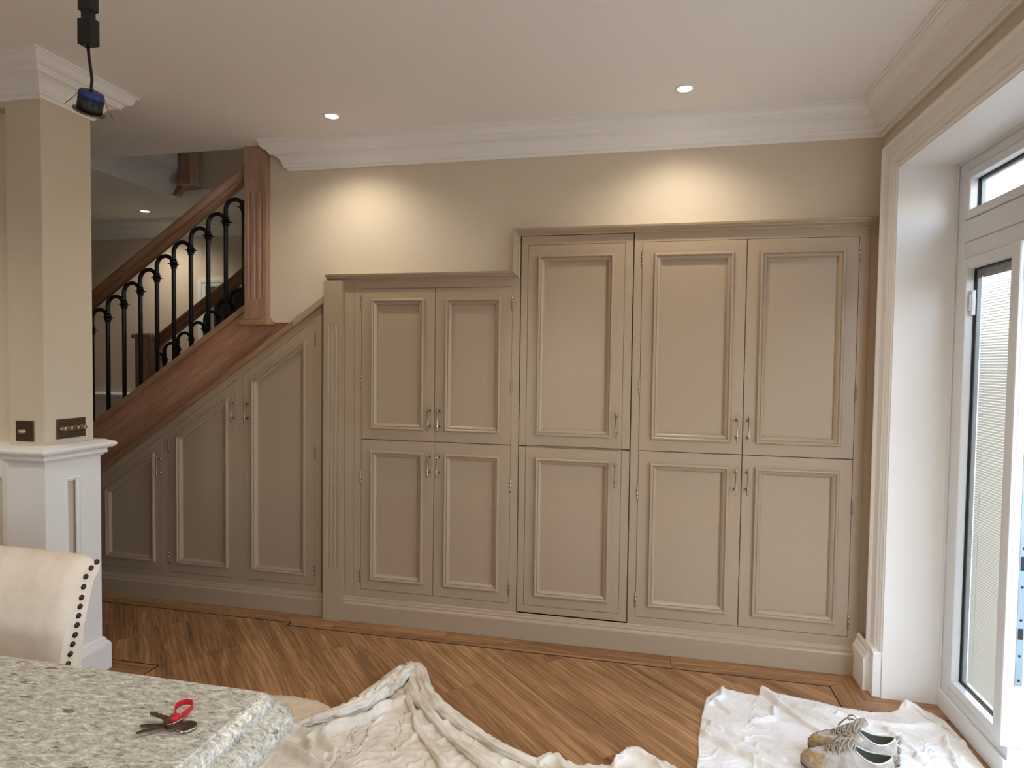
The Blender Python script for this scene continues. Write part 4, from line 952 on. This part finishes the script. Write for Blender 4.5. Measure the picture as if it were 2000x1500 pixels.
plA = [([(-1.10, -0.475), (-1.085, -0.52), (-1.10, -0.62), (-1.12, -0.74), (-1.16, -0.86), (-1.22, -0.935), (-1.30, -0.99), (-1.38, -1.06)], (0.028, 0.046, 0.050, 0.050, 0.046, 0.036, 0.026, 0.016), dict(fold=0.75, twist=2.6, freq=9, n=36, steps=90, taper=False, lift=0.75)),
 ([(-1.11, -0.48), (-1.06, -0.475), (-1.02, -0.53), (-0.97, -0.63), (-0.92, -0.71), (-0.84, -0.79), (-0.70, -0.885), (-0.54, -0.99), (-0.40, -1.05), (-0.2, -1.15)], (0.022, 0.034, 0.036, 0.034, 0.030, 0.026, 0.024, 0.022, 0.02, 0.01), dict(fold=0.6, twist=1.2, freq=5, n=28, steps=90, taper=False, lift=0.7)),
 ([(-1.06, -0.50), (-1.03, -0.62), (-0.98, -0.71), (-0.90, -0.80), (-0.79, -0.92), (-0.66, -1.03), (-0.48, -1.15), (-0.3, -1.3)], (0.022, 0.030, 0.028, 0.024, 0.026, 0.028, 0.026, 0.012), dict(fold=0.5, twist=0.8, freq=4, n=26, steps=80, taper=False, lift=0.6)),
 ([(-1.05, -0.62), (-0.99, -0.76), (-0.93, -0.85), (-0.89, -0.93), (-0.81, -1.02), (-0.72, -1.12), (-0.62, -1.27), (-0.55, -1.4)], (0.014, 0.020, 0.016, 0.020, 0.018, 0.022, 0.02, 0.01), dict(fold=0.5, twist=0.8, freq=4, n=22, steps=70, taper=False, lift=0.5)),
]
sheet('dust_sheet', A_far, [(0.10, -1.85), (0.16, -1.3), (0.17, -0.96)], A_near, [(-1.2, -1.95), (-1.36, -1.4), (-1.42, -1.13)], ridA, 210, 170, 5, 'sheet', 'cream cotton dust sheet twisted into a knotted peak on the floor', 0.006, fan=(-1.09, -0.58, 0.006, 0.42), pleats=plA, slack=1.075)
B_far = [(0.37, -0.30), (0.45, -0.325), (0.53, -0.335), (0.56, -0.275), (0.66, -0.30), (0.78, -0.325), (0.88, -0.355), (0.98, -0.36), (1.07, -0.345), (1.11, -0.31), (1.15, -0.25), (1.19, -0.27), (1.24, -0.31), (1.272, -0.36)]
B_near = [(0.20, -1.45), (0.7, -1.6), (1.2, -1.4)]
ridB = [([(0.545, -0.275), (0.575, -0.34), (0.61, -0.42), (0.66, -0.52), (0.73, -0.61), (0.80, -0.66)], (0.034, 0.012), (0.012, 0.010), 0.1),
 ([(0.56, -0.285), (0.65, -0.38), (0.75, -0.48), (0.82, -0.54)], (0.024, 0.01), (0.011, 0.011), 0.08), ([(0.32, -0.43), (0.38, -0.52), (0.47, -0.56), (0.56, -0.52), (0.575, -0.43)], (0.014, 0.014), (0.008, 0.008), 0.08),
 ([(0.235, -0.695), (0.36, -0.79), (0.47, -0.86), (0.58, -0.96)], (0.026, 0.016), (0.010, 0.010), 0.1), ([(0.26, -0.60), (0.40, -0.69), (0.54, -0.80)], (0.016, 0.012), (0.010, 0.010), 0.08),
 ([(1.12, -0.265), (1.16, -0.31), (1.21, -0.365), (1.25, -0.43), (1.255, -0.52)], (0.045, 0.02), (0.018, 0.014), 0.08), ([(1.23, -0.43), (1.19, -0.58), (1.17, -0.72)], (0.02, 0.015), (0.010, 0.010), 0.08),
 ([(0.84, -0.415), (0.97, -0.455), (1.10, -0.45), (1.2, -0.42)], (0.014, 0.012), (0.009, 0.009), 0.08), ([(1.0, -0.50), (1.04, -0.60), (1.06, -0.72)], (0.016, 0.012), (0.010, 0.012), 0.08),
 ([(0.375, -0.31), (0.365, -0.37), (0.33, -0.43), (0.30, -0.46)], (0.02, 0.012), (0.011, 0.010), 0.08)]
plB = []
sheet('dust_sheet', B_far, [(1.2, -1.4), (1.27, -0.75), (1.272, -0.36)], B_near, [(0.20, -1.45), (0.215, -0.92), (0.24, -0.68), (0.285, -0.45), (0.30, -0.40), (0.37, -0.30)], ridB, 190, 190, 19, 'sheet2', 'off-white dust sheet spread under the muddy shoes by the garden door', 0.0045, flat=[(0.62+0.055*k, y_, 0.075) for k in range(7) for y_ in (-0.74, -0.86)], pleats=plB, slack=1.05)
tw = MB(); tp = [(-1.66, -0.90), (-1.60, -0.855), (-1.48, -0.84), (-1.36, -0.855), (-1.29, -0.885), (-1.30, -0.955), (-1.39, -1.02), (-1.47, -1.09), (-1.62, -1.05)]
tpr = resample(tp+[tp[0]], 61)[:-1]; cx_, cy_ = -1.46, -0.96
rings = []
for s_, z in ((1.0, 0.001), (1.0, 0.008), (0.97, 0.014), (0.8, 0.016), (0.5, 0.016), (0.1, 0.016)):
    rings.append([(cx_+(x-cx_)*s_+0.004*random.uniform(-1, 1)*(s_ > 0.9), cy_+(y-cy_)*s_+0.004*random.uniform(-1, 1)*(s_ > 0.9), z+0.0015*random.uniform(-1, 1)*(z > 0.005)) for x, y in tpr])
tw.loft(rings, True, (True, True), True)
tag(tw.build('fleece_cloth', 'towel'), 'small cream fleecy cloth lying flat beside the twisted dust sheet', 'cloth')

# =================================================================== SHOES
def make_shoe(name, label, toe, heel, z0, mirror=1):
    toe = Vector(toe); heel = Vector(heel); d = (toe-heel).normalized(); L = 0.305; nrm = Vector((-d.y, d.x))*mirror
    def Wp(p): return (heel.x+d.x*p[0]+nrm.x*p[1], heel.y+d.y*p[0]+nrm.y*p[1], z0+p[2])
    t = thing(name, label, 'shoe', (heel.x+d.x*0.15, heel.y+d.y*0.15, z0), 'pair of walking shoes')
    N = 56
    def halfw(x):
        u = x/L; return 0.001+0.052*(max(0.0, math.sin(PI*min(1, max(0, u))**0.80))**0.42)*(0.72+0.34*u-0.05*math.cos(u*6))
    def outline(k_=1.0, grow=0.0):
        pts = []
        for i in range(N):
            a = 2*PI*i/N; u = 0.5-0.5*math.cos(a); x = u*L; y = halfw(x)*(1 if a < PI else -1)*k_
            if i in (0, N//2): y = 0
            pts.append((x-grow+2*grow*u, y*(1+grow*8), u))
        return pts
    B_ = outline()
    spring = lambda u: 0.020*max(0, (u-0.72)/0.28)**2
    def build(mb, n_, mat, par, **k):
        mb.v = [Wp(p) for p in mb.v]; return mb.build(n_, mat, par, **k)
    G = outline(1.0, 0.006)
    mb = MB().loft([[(x, y*0.96, spring(u)) for x, y, u in G], [(x, y, spring(u)+0.010) for x, y, u in G]], True, (True, True), False); build(mb, 'outsole', 'sole', t)
    mb = MB().loft([[(x, y, spring(u)+0.010) for x, y, u in G], [(x, y*1.01, spring(u)+0.020+0.008*(1-u)) for x, y, u in G], [(x, y*0.97, spring(u)+0.028+0.010*(1-u)) for x, y, u in G]], True, (True, True), True); build(mb, 'midsole', 'midsole', t)
    # collar / throat curve
    def top(i):
        a = 2*PI*i/N; u = 0.5-0.5*math.cos(a); sg = 1 if a < PI else -1
        if u < 0.46:
            v = u/0.46; x = 0.012+v*0.135; y = sg*0.036*math.sin(PI*min(1, max(0, v*0.93+0.0)))**0.6 if 0 < i != N//2 else 0
            z = 0.098-0.026*math.sin(PI*v)+0.020*v
            if v > 0.8: y = sg*max(abs(y), 0.016)
        else:
            v = (u-0.46)/0.54; x = 0.147+v*0.075; y = sg*0.016*(1-v)**0.8; z = 0.118-0.038*v
        return Vector((x, y, z))
    rings = []; NT = 9
    for j in range(NT+1):
        tt = j/NT; ring = []
        for i, (x, y, u) in enumerate(B_):
            b0 = Vector((x, y, spring(u)+0.026+0.008*(1-u))); T_ = top(i)
            c1 = Vector((b0.x*0.75+T_.x*0.25 if u < 0.6 else b0.x*0.92+T_.x*0.08, b0.y*1.06, b0.z+(T_.z-b0.z)*(0.6+0.42*min(1, max(0, (u-0.45)/0.35)))))
            p = b0*(1-tt)**2+c1*2*tt*(1-tt)+T_*tt*tt
            ring.append(tuple(p))
        rings.append(ring)
    mb = MB().loft(rings, True, (False, False), True); up_ = build(mb, 'upper', 'shoe', t)
    # toe cap shell over the front
    mb = MB(); idx = [i for i in range(N) if B_[i][2] > 0.80]
    sub = []
    for j in range(0, 6):
        row = []
        for i in idx:
            p = Vector(rings[j][i]); q = Vector((0.2, 0, 0.03)); row.append(tuple(p+(p-q).normalized()*0.0016))
        sub.append(row)
    mb.loft(sub, False, smooth=True); build(mb, 'toe_cap', 'shoe_toe', t)
    # side overlays
    for sgn in (0, 1):
        mb = MB()
        for kx in (0.30, 0.42, 0.54):
            ii = [i for i in range(N) if kx-0.03 < B_[i][2] < kx+0.03 and (B_[i][1] > 0) == (sgn == 0)]
            if len(ii) > 1:
                mb.loft([[tuple(Vector(rings[j][i])+Vector((0, 0.0016*(1 if sgn == 0 else -1), 0.0008))) for i in ii] for j in range(0, 9)], False, smooth=True)
        build(mb, 'overlay', 'midsole', t)
    # collar piping and lining
    ci = [i for i in range(N) if B_[i][2] < 0.47]; ci = [i for i in ci if i > N//2]+[i for i in ci if i <= N//2]
    mb = MB().tube([top(i)+Vector((0, 0, 0.001)) for i in ci], 0.0028, 6); build(mb, 'collar_edge', 'piping', t)
    lr = []
    for j in range(7):
        k_ = j/6; row = []
        for i in ci:
            T_ = top(i); c_ = Vector((0.075, 0, 0)); f_ = 1-0.02-0.10*k_+(0.25*math.sin(PI*k_))*0.4
            row.append((c_.x+(T_.x-c_.x)*f_, T_.y*f_, T_.z+(0.042-T_.z)*k_))
        lr.append(row)
    mb = MB().loft(lr, False, smooth=True); ln = build(mb, 'lining', 'lining', t)
    mb = MB().add([p for p in lr[-1]], [tuple(range(len(lr[-1])))]); build(mb, 'insole', 'lining', ln)
    # tongue
    rows = []
    for j in range(8):
        v = j/7; x = 0.205-0.085*v; z = 0.079+0.072*v+0.006*math.sin(PI*v)
        wd = 0.015+0.011*v-(0.008 if j == 7 else 0)
        rows.append([(x-0.006*(abs(q)**2), wd*q, z+0.010*(1-q*q)) for q in (-1, -0.6, -0.2, 0.2, 0.6, 1)])
    back = [[(x-0.006, y, z-0.003) for x, y, z in r] for r in rows]
    mb = MB().loft([r+b[::-1] for r, b in zip(rows, back)], True, (True, True), True); tg = build(mb, 'tongue', 'shoe', t)
    # laces
    def cm(pts, m=5):
        P = [Vector(p) for p in pts]; P = [P[0]]+P+[P[-1]]; res = []
        for i in range(1, len(P)-2):
            for q in range(m):
                t_ = q/m; a, b, c_, d_ = P[i-1], P[i], P[i+1], P[i+2]
                res.append(0.5*((2*b)+(c_-a)*t_+(2*a-5*b+4*c_-d_)*t_*t_+(3*b-a-3*c_+d_)*t_**3))
        return res+[P[-2]]
    lc = MB(); eyes = []
    for k in range(6):
        v = k/5; x = 0.224-0.088*v; z = 0.080+0.048*v; y = 0.025+0.002*v; eyes.append((x, y, z))
    for k in range(6):
        x, y, z = eyes[k]
        lc.tube(cm([(x+0.002, -y-0.004, z-0.005), (x, -y*0.5, z+0.009), (x, 0, z+0.013), (x, y*0.5, z+0.009), (x+0.002, y+0.004, z-0.005)]), 0.0031, 6)
        if k < 5:
            x2, y2, z2 = eyes[k+1]
            for q in (-1, 1): lc.tube(cm([(x, q*y, z+0.003), (x*0.5+x2*0.5, 0, z*0.5+z2*0.5+0.016), (x2, -q*y2, z2+0.003)]), 0.0028, 6)
    x, y, z = eyes[5]
    for q, f_ in ((-1, 1.0), (1, 1.0)):
        lc.tube(cm([(x, 0, z+0.014), (x+0.012, q*0.020, z+0.026), (x+0.026, q*0.038, z+0.012), (x+0.022, q*0.044, z-0.006), (x+0.010, q*0.030, z+0.006), (x, 0, z+0.014)]), 0.0026, 6)
        lc.tube(cm([(x, 0, z+0.014), (x+0.03, q*0.018, z+0.016), (x+0.05, q*0.034, z-0.012), (x+0.058, q*0.046, z-0.034)]), 0.0026, 6)
    build(lc, 'laces', 'lace', t)
    mb = MB().tube([(0.010, 0, 0.098), (-0.008, 0, 0.108), (-0.012, 0, 0.092), (0.0, 0, 0.078)], 0.003, 6, flat=2.2); build(mb, 'heel_loop', 'shoe', t)
    mb = MB().tube([(0.005, 0.016, 0.055), (-0.005, 0.0, 0.058), (0.005, -0.016, 0.055)], 0.008, 6); build(mb, 'heel_counter', 'midsole', t)
    return t
make_shoe('shoe', 'muddy grey walking shoe, the one nearer the cupboards', (0.650, -0.735), (0.950, -0.745), 0.012, 1)
make_shoe('shoe', 'muddy grey walking shoe, the one farther from the cupboards', (0.597, -0.848), (0.897, -0.872), 0.012, -1)
